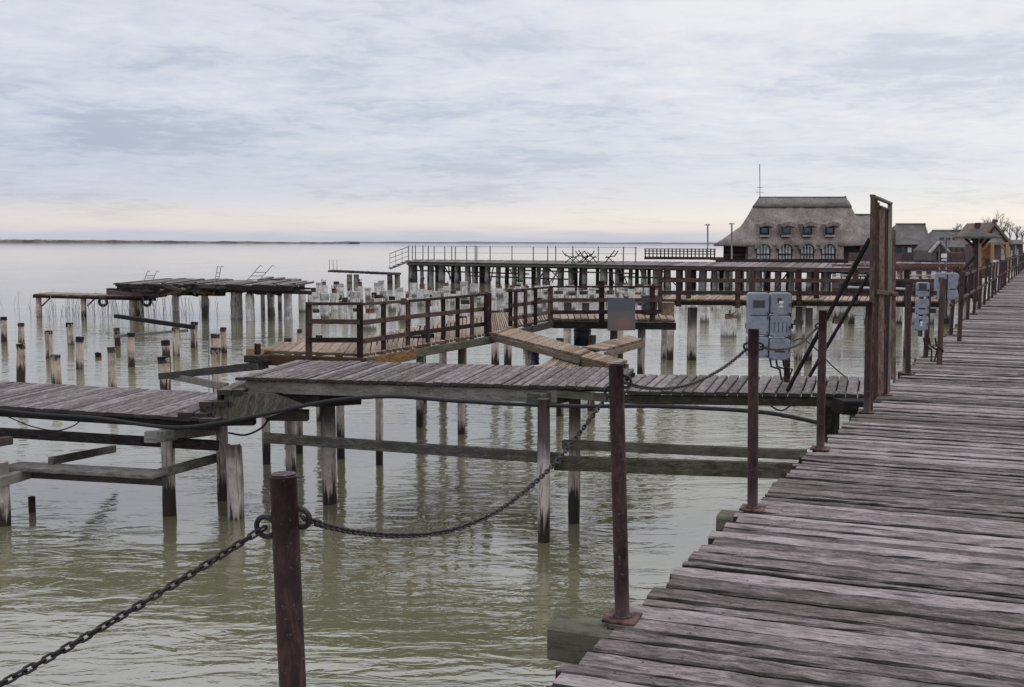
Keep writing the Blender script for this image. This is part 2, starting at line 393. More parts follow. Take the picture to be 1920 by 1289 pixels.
# ------------------------------------------------------------------ timber decks
REC = []
def planks(mb, A, B, C, D, wd=.16, th=.045, gap=.012, segs=1, endj=.03, zj=.004, wj=.15, jit=0.0, skip=0):
    """planks run from edge A-B to edge D-C, laid along AB"""
    A, B, C, D = map(Vector, (A, B, C, D)); L = (B-A).length; t = 0
    while t < L-.02:
        w_ = min(wd*(1+U()*wj), L-t); a = t/L; b2 = (t+w_)/L
        p = A.lerp(B, (a+b2)/2); q = D.lerp(C, (a+b2)/2); t += w_
        if skip and random.random() < skip: continue
        ax = (q-p).normalized()
        p = p-ax*(U(-.3, 1)*endj); q = q+ax*(U(-.3, 1)*endj)
        ww = w_*abs(ax.cross((B-A).normalized()).length)-gap*U(.35, 1.7)
        dz = U()*zj-th/2; tilt = U()*zj*.7
        p = p+Vector((0, 0, dz+tilt)); q = q+Vector((0, 0, dz-tilt))
        a_, b_, c = ww/2, th/2, min(.010, ww*.09)
        tl = U()*.003; REC.append((p, q, ww))
        prof = [(-a_, -b_), (a_, -b_), (a_, b_-c+tl), (a_-c, b_+tl), (-a_+c, b_-tl), (-a_, b_-c-tl)]
        mb.sweep([p.lerp(q, i/segs) for i in range(segs+1)], prof, UP, None, jit)
def pile(mb, x, y, z0, z1, r, n=10, segs=5, lean=0, broken=0, rnd=None, taper=.06):
    rnd = random.random() if rnd is None else rnd
    lx, ly = U()*lean, U()*lean; pts = []; scl = []
    for i in range(segs+1):
        t = i/segs; z = z0+(z1-z0)*t
        pts.append(Vector((x+lx*t*(z1-z0), y+ly*t*(z1-z0), z))); scl.append(1+taper*(1-t)+U()*.05)
    st = len(mb.v); mb.tube(pts, r, n, rnd, r*.05, smooth=True, scales=scl)
    if broken:
        for v in mb.v[-n:]: v.z += U(-1, .5)*broken
def zat(D, py, px=960):
    return PD(px, py, D).z

# main boardwalk
E0 = PZ(1342, 1010); E1 = PZ(1920, 503)
ed = (E1-E0); ed.z = 0; ed.normalize()
pd = Vector((5210, -2000, 0)).normalized()          # plank direction, to the right
def edge(D, off=0):
    """point of the left deck edge at depth D, shifted to the right by off"""
    t = (D-E0.y)/ed.y; p = E0+ed*t; return Vector((p.x, p.y, DECK))+pd*off
W = 3.3
bw = thing('boardwalk', 'long grey weathered plank boardwalk running away along the right of the photo', 'boardwalk', edge(6))
mb = MB()
planks(mb, edge(2.2), edge(14), edge(14)+pd*W, edge(2.2)+pd*W, wd=.135, th=.065, gap=.022, segs=30, endj=.05, zj=.007, wj=.36, jit=.0028)
planks(mb, edge(14.02), edge(40), edge(40)+pd*W, edge(14.02)+pd*W, wd=.14, th=.06, gap=.022, segs=6, endj=.06, zj=.009, wj=.3, jit=.003)
planks(mb, edge(40.02), edge(170), edge(170)+pd*W, edge(40.02)+pd*W, wd=.17, th=.05, gap=.02, segs=1, endj=.06, zj=.008)
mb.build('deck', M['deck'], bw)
mb = MB()
for (p, q, ww) in REC:
    if p.y > 11: continue
    ax = (q-p).normalized(); sx = ax.cross(UP)
    for off_ in (.22, .36, 1.6, 1.7, 2.9):
        for sg in (-1, 1):
            if random.random() < .25: continue
            c = p+ax*(off_+U()*.02)+sx*(sg*ww*.27+U()*.008)+Vector((0, 0, .0335)); n_ = 7; rr = .0055
            mb.quad([c+Vector((rr*math.cos(a*2*math.pi/n_), rr*math.sin(a*2*math.pi/n_), 0)) for a in range(n_)], .5)
tag(mb.build('nail_heads', M['plate'], bw), kind='stuff')
mb = MB()
for off in (.35, 1.65, 2.95):
    a = edge(1.6, off); b = edge(170, off); z = Vector((0, 0, -.155)); mb.beam(a+z, b+z, .12, .19, segs=40)
mb.build('stringer', M['mossy'], bw)
# cross beams that stick out under the posts, and their piles
post_px = [(1167, 1162), (1410, 956), (1538, 842), (1626, 774)]
cb = [(PZ(1040, 1160, 1.69), .10), (PZ(1348, 960, 1.69), .11), (PZ(1500, 851, 1.69), .12)]
Ds = []
for p, hh in cb:
    mb = MB(); mb.beam(p+Vector((0, 0, -hh/2-.03)), p+pd*3.6+Vector((0, 0, -hh/2-.03)), .19, hh+.05, segs=8, jit=.003, ch=.012)
    mb.build('crossbeam', M['mossy'], bw); Ds.append(p.y)
D = 11.6
while D < 150:
    p = edge(D, -.35 if D < 60 else -.2); step = 1.87*(1 if D < 60 else 3)
    mb = MB(); mb.beam(p+Vector((0, 0, -.33)), p+pd*3.9+Vector((0, 0, -.33)), .18, .16); mb.build('crossbeam', M['mossy'], bw)
    D += step
D = 4.4
while D < 120:
    for off in (.15, 2.9):
        p = edge(D, off); mb = MB(); pile(mb, p.x, p.y, -.8, 1.42, .12); mb.build('pile', M['pile'], bw)
    D += 3.74 if D < 60 else 8

# chain posts
def chain_post(px, pyb, ptx, pty, D=None, r=.0315, label='', ring=(), cap=True):
    if D is None:
        b = PZ(px, pyb); D = b.y
    else:
        b = PD(px, pyb, D)
    t = PD(ptx, pty, D)
    if b.z > DECK+.01: b = t+(b-t)*((DECK-t.z)/(b.z-t.z))
    th = thing('chain_post', label, 'post', (b.x, b.y, DECK), 'steel chain posts along the boardwalk edge')
    mb = MB(); mb.tube([b.lerp(t, i/6) for i in range(7)], r, 20, .5, .0004)
    # slightly domed cap
    mb.tube([t, t+(t-b).normalized()*.006], r*.93, 20, .5)
    mb.build('tube', M['steel'], th)
    mb = MB(); mb.beam(Vector((b.x, b.y, DECK+.009))-pd*.07-ed*.0, Vector((b.x, b.y, DECK+.009))+pd*.07, .15, .010, ch=.002)
    mb.torus((b.x, b.y, DECK+.018), r*1.08, .006, (0, 0, 1), 18, 6, sx=0)
    mb.build('base_plate', M['plate'], th)
    outs = []
    for (rx, ry, rad) in ring:
        c = PD(rx, ry, D); mb = MB(); nrm = Vector((.25, 1, .1))
        mb.torus(c, rad, .0065, nrm, 24, 8, sx=0); mb.build('ring', M['chain'], th); outs.append(c)
    return th, b, t
P1 = chain_post(549, 1289, 531, 893, D=2.42, label='nearest dark red steel post, cut off by the bottom of the photo', ring=((499, 988, .024), (564, 972, .022)))
P2 = chain_post(1167, 1162, 1155, 684, label='tall dark red steel post on the rusty plate at the bottom right', ring=((1172, 716, .025), (1143, 735, .02)))
P3 = chain_post(1411, 956, 1413, 618, label='dark red steel post in front of the grey meter boxes', ring=((1401, 650, .02), (1425, 650, .02)))
P4 = chain_post(1538, 843, 1543, 583, label='slim dark steel post midway between the meter boxes and the tall gate frame', ring=((1534, 612, .02),))
P5 = chain_post(1625, 774, 1630, 566, label='dark steel post at the near foot of the tall wooden gate frame')
# chains
def chain(pts, label, pitch=.0205, wr=.0033):
    pts = [Vector(p) for p in pts]
    # smooth resample (catmull)
    dense = []
    P = [pts[0]*2-pts[1]]+pts+[pts[-1]*2-pts[-2]]
    for i in range(1, len(P)-2):
        for k in range(40):
            t = k/40; a, b, c, d = P[i-1], P[i], P[i+1], P[i+2]
            dense.append(.5*((2*b)+(c-a)*t+(2*a-5*b+4*c-d)*t*t+(3*b-a-3*c+d)*t**3))
    dense.append(pts[-1])
    mb = MB(); acc = 0; k = 0; last = dense[0]; nextd = 0
    for a, b in zip(dense, dense[1:]):
        L = (b-a).length
        while nextd <= acc+L:
            p = a.lerp(b, (nextd-acc)/L if L else 0); t = (b-a).normalized()
            s1 = t.cross(UP).normalized(); s2 = s1.cross(t)
            ang = R(45)+(R(90) if k % 2 else 0)+U()*.25
            nrm = s1*math.cos(ang)+s2*math.sin(ang)
            mb.torus(p, .0068, wr, nrm, 14, 6, sx=1.0, ax=t); k += 1; nextd += pitch
        acc += L
    o = mb.build('chain', M['chain'], origin=pts[0]); tag(o, label, 'chain', 'chains strung between the posts')
chain([PD(-260, 1420, 2.0), PD(-120, 1352, 2.08), PD(0, 1284, 2.15), PD(120, 1218, 2.22), PD(250, 1142, 2.28), PD(380, 1063, 2.36), PD(493, 992, 2.42)],
      'black iron chain rising from the bottom left corner to the nearest post')
def lerpD(a, b, t): return a+(b-a)*t
c2 = [(570, 972), (620, 989), (690, 1001), (770, 1004), (850, 993), (930, 960), (1000, 908), (1050, 858), (1090, 808), (1125, 762), (1146, 737)]
chain([PD(x, y, lerpD(2.42, 4.53, ((x-570)/576)**1.0)) for x, y in c2], 'sagging black chain between the nearest post and the tall plated post')
c3 = [(1173, 718), (1205, 727), (1250, 729), (1300, 719), (1350, 694), (1380, 672), (1402, 653)]
chain([PD(x, y, lerpD(4.53, 6.4, (x-1173)/229)) for x, y in c3], 'dark chain hanging from the plated post to the post by the meter boxes')
c4 = [(1426, 650), (1450, 656), (1480, 653), (1505, 641), (1534, 613)]
chain([PD(x, y, lerpD(6.4, 8.3, (x-1426)/108)) for x, y in c4], 'dark chain crossing in front of the grey meter boxes')

# ---------------------------------------------------------------- side jetty (upper)
jt = thing('side_jetty', 'long grey plank jetty leaving the boardwalk leftwards at the same height, on pale piles', 'jetty', PZ(1100, 728))
Z3 = lambda p, z: Vector((p.x, p.y, z))
mb = MB()
A, B, C_, D_ = PZ(441, 707), PZ(1150, 727), PZ(1190, 691), PZ(556, 675)
planks(mb, A, B, C_, D_, wd=.105, th=.04, gap=.009, segs=6, endj=.012, zj=.004, jit=.0015)
A2, B2, C2, D2 = PZ(1151, 733, 1.66), PZ(1660, 740, 1.66), PZ(1660, 707, 1.66), PZ(1192, 702, 1.66)
planks(mb, A2, B2, C2, D2, wd=.125, th=.04, gap=.01, segs=6, endj=.012, zj=.004, jit=.0015)
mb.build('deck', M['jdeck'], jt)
def under(p, q, dz, wd, h, mat, name, parent, inset=0, segs=6):
    mb = MB(); o = Vector((0, 0, -dz-h/2)); mb.beam(Vector(p)+o, Vector(q)+o, wd, h, segs=segs, jit=.002, ch=.008)
    return mb.build(name, mat, parent)
off = Vector((0, .06, 0))
under(A+off+Vector((.12, 0, 0)), PZ(1045, 724)+off, .05, .06, .15, M['greybeam'], 'fascia', jt)
under(PZ(1045, 724)+off, A2+off, .05, .06, .09, M['mossy'], 'fascia', jt)
under(A2+off, B2+off, .05, .08, .10, M['mossy'], 'fascia', jt)
under(D_-off+Vector((.1, 0, 0)), C_-off, .05, .08, .15, M['mossy'], 'fascia', jt)
under(D2-off, C2-off, .05, .08, .12, M['mossy'], 'fascia', jt)
mid1 = (A+D_)/2; mid2 = (B+C_)/2
under(mid1, mid2, .05, .1, .13, M['darkbeam'], 'stringer', jt)
# piles of the upper jetty: (px, top, waterline, width px)
def wpile(px, ptop, wl, wpx, parent=None, name='pile', mat=None, broken=0, z1=None, lean=.01, pxt=None, group=None, label=None, cat=None):
    b = PZ(px, wl, 0); r = wpx/2*b.y/F
    zt = z1 if z1 is not None else PD(px, ptop, b.y).z
    mb = MB(); pile(mb, b.x, b.y, -.8, zt, r, n=12, segs=7, lean=lean, broken=broken)
    if parent: return mb.build(name, mat or M['pile'], parent)
    o = mb.build(name, mat or M['stump'], origin=(b.x, b.y, 0)); return tag(o, label, cat, group)
for a in ((1021, 745, 1016, 24), (1076, 740, 980, 22), (620, 755, 944, 27), (547, 775, 893, 19)):
    wpile(*a, parent=jt, z1=1.60)
# cap beams on the pile tops
mb = MB(); a = PD(1000, 750, 11.75); mb.beam(a, PD(1085, 738, 12.9), .16, .14); mb.build('cap_beam', M['greybeam'], jt)
mb = MB(); mb.beam(PD(585, 752, 12.6)+Vector((0, 0, 0)), PD(665, 748, 13.6), .2, .14); mb.build('cap_beam', M['darkbeam'], jt)
mb = MB(); mb.beam(PD(430, 748, 12.6), PD(665, 744, 12.75), .12, .14); mb.build('cap_beam', M['darkbeam'], jt)
mb = MB(); mb.beam(PD(500, 778, 12.9), PD(578, 779, 12.9), .14, .13); mb.build('cap_beam', M['greybeam'], jt)
mb = MB(); mb.beam(PZ(1556, 850, .9)+Vector((0, .1, -1)), PZ(1556, 850, .9)+Vector((0, .1, .66)), .2, .22, up=Vector((0, 1, 0))); mb.build('pile', M['mossy'], jt)
mb = MB(); p = PD(1610, 765, 10.9); mb.beam(PD(1570, 762, 10.8), PD(1665, 764, 10.9), .25, .14); mb.build('cap_beam', M['darkbeam'], jt)
# bracing rails below
def pxbeam(name, a, b, da, db, wd, h, mat, parent, segs=6):
    mb = MB(); mb.beam(PD(*a, da), PD(*b, db), wd, h, segs=segs, jit=.002, ch=.008); return mb.build(name, mat, parent)
pxbeam('brace_board', (496, 821), (1052, 860), 12.6, 11.68, .05, .125, M['greybeam'], jt)
pxbeam('brace_board', (1040, 868), (1500, 884), 11.8, 10.6, .06, .165, M['mossy'], jt)
pxbeam('brace_board', (1056, 834), (1512, 853), 12.3, 11.1, .08, .105, M['mossy'], jt)
# steps down to the lower section
ZL = PD(330, 781, 12.5).z
st = thing('jetty_steps', 'three mossy timber steps joining the high jetty to the low one at the left', 'steps', PD(400, 760, 12.5))
for i, (x0, x1, y, zz) in enumerate(((372, 432, 743, 0), (332, 395, 762, 0), (405, 455, 726, 0))):
    mb = MB()
    za = [DECK-.27, DECK-.40, DECK-.13][i]
    a0, a1, f0, f1 = PD(x0, y, 12.45), PD(x1, y, 12.45), PD(x0+70, y-20, 14.0), PD(x1+60, y-20, 14.0)
    for p in (a0, a1, f0, f1): p.z = za
    planks(mb, a0, a1, f1, f0, wd=.17, th=.06, segs=4, endj=.02); mb.build('tread', M['jdeck'], st)
    mb = MB(); mb.beam(a0+Vector((.02, .06, -.12)), f0+Vector((.02, 0, -.12)), .05, .13, segs=3); mb.build('riser', M['darkbeam'], st)
mb = MB()
pl = [PD(380, 765, 12.5), PD(382, 752, 12.5), PD(420, 750, 12.5), PD(420, 735, 12.5), PD(508, 738, 12.5), PD(570, 760, 12.5), PD(500, 784, 12.5), PD(395, 788, 12.5)]
mb.prism(pl, (0, .07, 0)); mb.build('stringer_board', M['greybeam'], st)
# lower jetty section
lj = thing('low_jetty', 'lower grey plank jetty at the left edge with black edge beam and leaning piles', 'jetty', PZ(200, 775, ZL))
La, Lb = PZ(-260, 745, ZL), PZ(405, 786, ZL)
vv = D_-A; Lc, Ld = Lb+vv, La+vv
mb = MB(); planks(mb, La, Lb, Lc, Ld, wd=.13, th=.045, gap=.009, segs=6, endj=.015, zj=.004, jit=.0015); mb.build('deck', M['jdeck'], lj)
under(La+off, Lb+off, .055, .08, .09, M['darkbeam'], 'fascia', lj)
under(Ld-off, Lc-off, .055, .08, .13, M['mossy'], 'fascia', lj)
pxbeam('cap_beam', (282, 820), (400, 806), 12.1, 14.0, .15, .13, M['greybeam'], lj)
pxbeam('cap_beam', (330, 790), (478, 789), 12.7, 12.7, .14, .10, M['darkbeam'], lj)
pxbeam('long_rail', (-120, 804), (408, 836), 13.3, 12.6, .08, .115, M['darkbeam'], lj)
pxbeam('catwalk_board', (20, 874), (300, 890), 12.7, 12.1, .32, .05, M['greybeam'], lj)
pxbeam('catwalk_board', (10, 886), (310, 903), 12.9, 12.2, .10, .09, M['darkbeam'], lj)
pxbeam('cross_brace', (95, 865), (214, 842), 12.6, 15.0, .06, .1, M['greybeam'], lj)
pxbeam('cross_brace', (300, 888), (406, 859), 12.2, 13.6, .06, .11, M['greybeam'], lj)
pxbeam('cross_brace', (-60, 920), (52, 888), 11.4, 12.7, .1, .12, M['greybeam'], lj)
pxbeam('cross_brace', (-60, 838), (18, 826), 12, 12.7, .1, .1, M['darkbeam'], lj)
wpile(317, 805, 966, 25, parent=lj, z1=1.05); wpile(419, 800, 937, 22, parent=lj, z1=1.15)
wpile(8, 880, 985, 26, parent=lj, z1=.75)
wpile(443, 832, 972, 31, name='mooring_pile', label='splintered pale wooden pile leaning free beside the low jetty leg', cat='pile', broken=.055, mat=M['pile'])
wpile(60, 932, 961, 13, name='cut_stump', label='short black stump alone in the water at the lower left', cat='stump', mat=M['darkbeam'])
# hose along the jetty
def wire(pts, r, label, name='cable', cat='cable', mat=None, n=8):
    P = [Vector(p) for p in pts]; P = [P[0]*2-P[1]]+P+[P[-1]*2-P[-2]]; dense = []
    for i in range(1, len(P)-2):
        for k in range(8):
            t = k/8; a, b, c, d = P[i-1], P[i], P[i+1], P[i+2]
            dense.append(.5*((2*b)+(c-a)*t+(2*a-5*b+4*c-d)*t*t+(3*b-a-3*c+d)*t**3))
    dense.append(P[-2])
    mb = MB(); mb.tube(dense, r, n, .5); o = mb.build(name, mat or M['rubber'], origin=pts[0]); return tag(o, label, cat)
wire([PD(x, y, d) for x, y, d in ((-60, 762, 13), (60, 776, 12.9), (180, 784, 12.6), (270, 797, 12.3), (340, 802, 12.1), (420, 792, 12.0), (520, 772, 12.0), (620, 752, 12.0), (730, 744, 11.9), (850, 752, 11.8), (960, 758, 11.65), (1080, 762, 11.5), (1220, 762, 11.3), (1360, 768, 11.0), (1450, 776, 10.8), (1535, 793, 10.6))],
     .022, 'thick black hose slung along the front of the side jetty')
wire([PD(x, y, 13) for x, y in ((15, 782), (60, 800), (105, 808), (135, 800), (150, 790))], .008, 'thin black cable looping below the low jetty at the left')
wire([PD(x, y, 12.7) for x, y in ((428, 812), (460, 816), (490, 803), (504, 786))], .012, 'black cable loop hanging under the jetty steps')
wire([PD(x, y, 11) for x, y in ((1440, 757), (1456, 768), (1470, 769), (1486, 757))], .009, 'small black cable loop under the jetty near the gate')

# ---------------------------------------------------------------- meter boxes
def meter_boxes(cx, D, s, label, cols=((-.235, [(0, .50), (.52, .24)]), (.02, [(0, .255), (.27, .25), (.54, .25)])), topy=549, rz=0, wcol=.24, group='grey electric meter boxes on posts', deep=.16, cabs=True):
    o = PD(cx, topy, D); base = Vector((o.x, o.y, DECK))
    th = thing('meter_box_stack', label, 'meter box', base, group)
    Rz = Matrix.Rotation(rz, 3, 'Z')
    def T(x, y, z): return o+Rz@Vector((x*s, y*s, 0))+Vector((0, 0, z*s))
    mb = MB(); h = T(.02+wcol+.04, .12, 0)
    mb.beam(T(.27, .12, .02), Vector((T(.27, .12, 0).x, T(.27, .12, 0).y, DECK)), .06*s, .06*s, up=Vector((0, 1, 0))); mb.build('mounting_post', M['rail'], th)
    mb = MB(); xw = .32 if len(cols) > 1 and wcol > .2 else .2; mb.beam(T(-xw+.08, .09, -.15), T(xw, .09, -.15), .03, .06); mb.build('bracket', M['darkbeam'], th); mb = MB(); mb.beam(T(-xw+.08, .09, -.4), T(xw, .09, -.4), .03, .06); mb.build('bracket', M['darkbeam'], th)
    k = 0
    for x0, boxes in cols:
        for zt, hh in boxes:
            mb = MB(); a, b = wcol*s/2, hh*s/2; c = T(x0+wcol/2, 0, -zt-hh/2)
            ch = .018*s; prof = [(-a+ch, -b), (a-ch, -b), (a, -b+ch), (a, b-ch), (a-ch, b), (-a+ch, b), (-a, b-ch), (-a, -b+ch)]
            dpt = Rz@Vector((0, deep*s/2, 0))
            mb.sweep([c-dpt, c-dpt*.9, c+dpt], prof, UP, .5, scales=[.93, 1, 1]); body = mb.build('box', M['grey'], th)
            fr = c-dpt*1.0
            def Q(u, v, d): return fr+Rz@Vector((u*a, -d, 0))+Vector((0, 0, v*b))
            mb = MB()
            if k == 0:
                mb.beam(Q(-.55, .48, .002), Q(.55, .48, .002), .012, .085*s); mb.build('display_window', M['glass'], body)
                mb = MB(); mb.beam(Q(-.8, -.05, .001), Q(.8, -.05, .001), .006, .010); mb.build('seam', M['greyd'], body)
            elif k == 2:
                mb.beam(Q(-.35, .35, .002), Q(.05, .35, .002), .01, .05*s); mb.build('dial', M['greyd'], body)
                mb = MB(); mb.beam(Q(0, -.35, .003), Q(0, .25, .003), .008, .02*s, up=Vector((0, 1, 0))); mb.beam(Q(-.2, .15, .005), Q(.2, .15, .005), .008, .03*s); mb.beam(Q(-.2, -.25, .005), Q(.2, -.25, .005), .008, .02*s)
                mb.build('lever', M['white'], body)
            elif k == 3:
                for u in (-.6, -.2, .2, .6): mb.beam(Q(u, -.55, .001), Q(u, .45, .001), .006, .008, up=Vector((0, 1, 0)))
                mb.build('rib', M['greyd'], body)
            else:
                mb.beam(Q(-.5, -.2, .001), Q(.5, -.2, .001), .006, .02*s); mb.build('seam', M['greyd'], body)
            for u in (-.82, .82):
                mb = MB(); mb.box(Q(u, -.86, .003), .014, .01, .014); mb.build('screw', M['greyd'], body)
            mb = MB(); mb.beam(Q(.88, -.25, .004), Q(.88, .1, .004), .012, .012, up=Vector((0, 1, 0))); mb.build('latch', M['greyd'], body)
            k += 1
    mb = MB(); mb.beam(T(-.0, .02, -.02), T(-.0, .02, -.76), .03*s, .1*s, up=Vector((0, 1, 0))); mb.build('gap_channel', M['greyd'], th)
    if cabs:
        for x, e in ((.05, .16), (.12, .2), (.2, .24)):
            mb = MB(); a = T(x, .05, -.78); zb = DECK+.03
            pts = [a, a+Vector((.02, 0, -.1)), Vector((a.x+.12*s, a.y, (a.z+zb)/2)), Vector((T(e, 0, 0).x+.05, a.y+.05, zb))]
            mb.tube(pts, .012, 6, .5); mb.build('cable', M['rubber'], th)
    return th
meter_boxes(1440, 12.2, .97, 'cluster of grey meter boxes with a display window standing on the side jetty', rz=R(-3))
meter_boxes(1729, 14.2, .95, 'narrow column of three pale grey boxes seen edge-on right of the gate frame', cols=((-.08, [(0, .2), (.23, .22), (.47, .2)]),), topy=530, rz=R(-20), wcol=.18, cabs=True)
meter_boxes(1776, 17.5, .95, 'pair of tall grey cabinets on the railing beyond the edge-on grey boxes', cols=((-.19, [(0, .46)]), (.0, [(0, .46)])), topy=512, rz=R(-10), wcol=.17, cabs=False)
wire([PD(x, y, 12.2) for x, y in ((1488, 640), (1505, 636), (1530, 655), (1560, 686), (1586, 708))], .007, 'thin dark wire running from the meter boxes down to the jetty planks')

# ---------------------------------------------------------------- tall gate frame
gf = thing('gate_frame', 'tall narrow brown timber gate frame standing at the mouth of the side jetty', 'gate frame', PZ(1645, 755))
def vert(name, px, py0, D, py1, wd, dp, mat, parent, px1=None):
    mb = MB(); a = PD(px, py0, D); b = PD(px1 or px, py1, D)
    mb.beam(a, b, dp, wd, up=Vector((0, 1, 0)) if False else Vector((1, 0, 0)), segs=5, jit=.0015)
    return mb.build(name, mat, parent)
vert('frame_post', 1632, 770, 10.15, 366, .034, .05, M['gate'], gf, px1=1637)
vert('frame_post', 1665, 735, 11.45, 382, .036, .05, M['greybeam'], gf, px1=1668.5)
for k, (x0, x1, D, t_, b_, m_, wv) in enumerate(((1639, 1643, 10.3, 373, 750, 'gate', .024), (1643, 1647, 10.6, 380, 745, 'rail', .02), (1648, 1651, 10.8, 386, 742, 'gate', .028), (1653, 1655.5, 11.0, 394, 738, 'gate', .03), (1657.5, 1660, 11.2, 396, 736, 'gate', .026), (1661, 1663.5, 11.3, 392, 735, 'rail', .016))):
    vert('vertical_board', x0, b_, D, t_, wv, .03, M[m_], gf, px1=x1)
vert('vertical_board', 1675, 712, 11.9, 432, .045, .04, M['gate'], gf, px1=1675)
pxbeam('top_bar', (1635, 368), (1670, 382), 10.15, 11.5, .045, .03, M['greybeam'], gf)
pxbeam('top_bar', (1648, 388), (1663, 394), 10.7, 11.4, .04, .03, M['gate'], gf)
pxbeam('cross_bar', (1640, 548), (1680, 552), 10.25, 12.0, .05, .05, M['gate'], gf)
mb = MB(); mb.box(PD(1668, 552, 11.3), .10, .04, .03); mb.build('hinge', M['redrust'], gf)
wbr = thing('slanting_brace', 'upper of the two dark struts slanting from the gate frame to the jetty', 'strut', PZ(1478, 735), 'struts propping the gate frame')
pxbeam('pole', (1631, 448), (1476, 733), 10.4, 11.4, .032, .045, M['darkbeam'], wbr)
wbr2 = thing('slanting_brace', 'lower of the two dark struts slanting from the gate frame to the jetty', 'strut', PZ(1520, 706), 'struts propping the gate frame')
pxbeam('pole', (1629, 515), (1518, 706), 11.4, 12.6, .03, .04, M['darkbeam'], wbr2)

# ---------------------------------------------------------------- railing posts farther along
k = 0; D = 11.25
while D < 95:
    p = edge(D, .05); hgt = 1.07+U()*.03
    th = thing('railing_post', '%s dark railing post of the boardwalk edge, counted from the gate frame' % ordw(k), 'post', p, 'dark railing posts along the far boardwalk edge')
    mb = MB(); mb.beam(p+Vector((0, 0, -.0)), p+Vector((U()*.03, U()*.03, hgt)), .055, .055, up=Vector((0, 1, 0))); mb.build('upright', M['steel'], th)
    mb = MB(); mb.beam(p+Vector((-.07, 0, .008)), p+Vector((.07, 0, .008)), .14, .01); mb.build('foot_plate', M['plate'], th)
    k += 1; D += 1.9 if D < 40 else 3.4
for i, (d0, d1) in enumerate(((18.6, 34), (34.2, 94))):
    th = thing('boardwalk_railing', ['nearer', 'farther'][i]+' run of dark double rails along the far part of the boardwalk', 'railing', edge(d0), 'rails along the boardwalk')
    for hz in (1.0, .55):
        mb = MB(); mb.beam(edge(d0, .05)+Vector((0, 0, hz)), edge(d1, .05)+Vector((0, 0, hz)), .04, .05, segs=6); mb.build('rail', M['rail'], th)

# ---------------------------------------------------------------- brown gangway with dark railings
gw = thing('brown_gangway', 'tan plank gangway on wooden piles with orange-brown side beams, running behind the grey jetty', 'gangway', PZ(700, 660))
mb = MB()
planks(mb, PZ(490, 657), PZ(684, 664), PZ(694, 643), PZ(520, 641), wd=.15, segs=3, gap=.007, endj=.015, zj=.002)
planks(mb, PZ(684, 664), PZ(916, 625), PZ(914, 588), PZ(688, 630), wd=.15, segs=3, gap=.007, endj=.015, zj=.002)
planks(mb, PZ(917, 625), PZ(966, 611), PZ(953, 586), PZ(916, 587), wd=.15, segs=3)
planks(mb, PZ(968, 611), PZ(1036, 597), PZ(1033, 587), PZ(957, 586), wd=.15, segs=3)
planks(mb, PZ(1037, 597), PZ(1268, 600), PZ(1262, 589), PZ(1034, 587), wd=.15, segs=3)
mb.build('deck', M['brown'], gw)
for a, b, mt, h in (((486, 658), (684, 665), 'orange', .16), ((684, 665), (778, 649), 'orange', .16), ((778, 649), (917, 626), 'mossy', .13), ((917, 626), (1036, 598), 'darkbeam', .13), ((1036, 598), (1268, 601), 'darkbeam', .15)):
    under(PZ(*a), PZ(*b), .05, .08, h, M[mt], 'fascia', gw)
for a, b in (((520, 641), (694, 643)), ((690, 630), (914, 589)), ((914, 588), (1036, 587)), ((1036, 587), (1262, 589))):
    under(PZ(*a), PZ(*b), .05, .08, .14, M['darkbeam'], 'fascia', gw)
pxbeam('end_beam', (470, 662), (505, 660), 15.5, 16.2, .14, .13, M['orange'], gw)
pxbeam('end_beam', (467, 674), (525, 671), 15.4, 16, .2, .10, M['darkbeam'], gw)
pxbeam('end_block', (483, 665), (483, 645), 15.3, 15.3, .08, .08, M['rail'], gw)
for px, wl, wx in ((500, 870, 15), (560, 850, 15), (640, 860, 15), (711, 872, 14), (787, 801, 14), (864, 814, 14), (868, 720, 14), (830, 745, 14), (793, 755, 16), (928, 770, 15), (952, 762, 14), (1063, 740, 15), (1098, 742, 14), (1160, 752, 14), (1245, 742, 13), (1256, 745, 13), (540, 800, 14), (600, 790, 13), (990, 800, 13)):
    wpile(px, 0, wl-(70 if px > 900 else 0), wx, parent=gw, z1=1.6)
# boards jutting out on the far side
for i, (x, y, l) in enumerate(((640, 652, 60), (655, 645, 40), (720, 637, 40), (760, 633, 45), (790, 629, 24))):
    pxbeam('jutting_board', (x, y), (x+l, y+1), 18, 18, .12, .06, M['darkbeam'], gw)
def railing(name, label, posts, rails, bot=None, wd=.075, group='dark railings of the brown gangway', zbot=None, mat=None):
    """posts: (px, pytop, pybottom, D); rails: list of lists of (px,py,D)"""
    p0 = posts[0]; th = thing(name, label, 'railing', PD(p0[0], p0[2], p0[3]), group)
    for (x, t, b, D) in posts:
        mb = MB(); mb.beam(PD(x, b, D), PD(x, t, D), wd, wd, up=Vector((0, 1, 0)), segs=2, jit=.002); mb.build('post', mat or M['rail'], th)
    for pts, h in rails:
        for a, b in zip(pts, pts[1:]):
            mb = MB(); mb.beam(PD(*a), PD(*b), .035, h, segs=2, jit=.002); mb.build('rail', mat or M['rail'], th)
    return th
railing('gangway_railing', 'dark railing with level rails at the near left end of the brown gangway',
        [(579, 567, 674, 15.4), (675, 569, 677, 15.35)],
        [([(574, 570, 15.35), (680, 570, 15.3)], .04), ([(579, 603, 15.35), (675, 604, 15.3)], .07), ([(579, 638, 15.35), (675, 638, 15.3)], .07)], wd=.085)
pp = [(719, 567, 668, 16.0), (765, 563, 661, 16.7), (802, 560, 654, 17.2), (831, 559, 650, 17.7), (858, 558, 646, 18.1), (885, 556, 641, 18.5), (911, 552, 636, 18.9), (918, 550, 632, 19.2)]
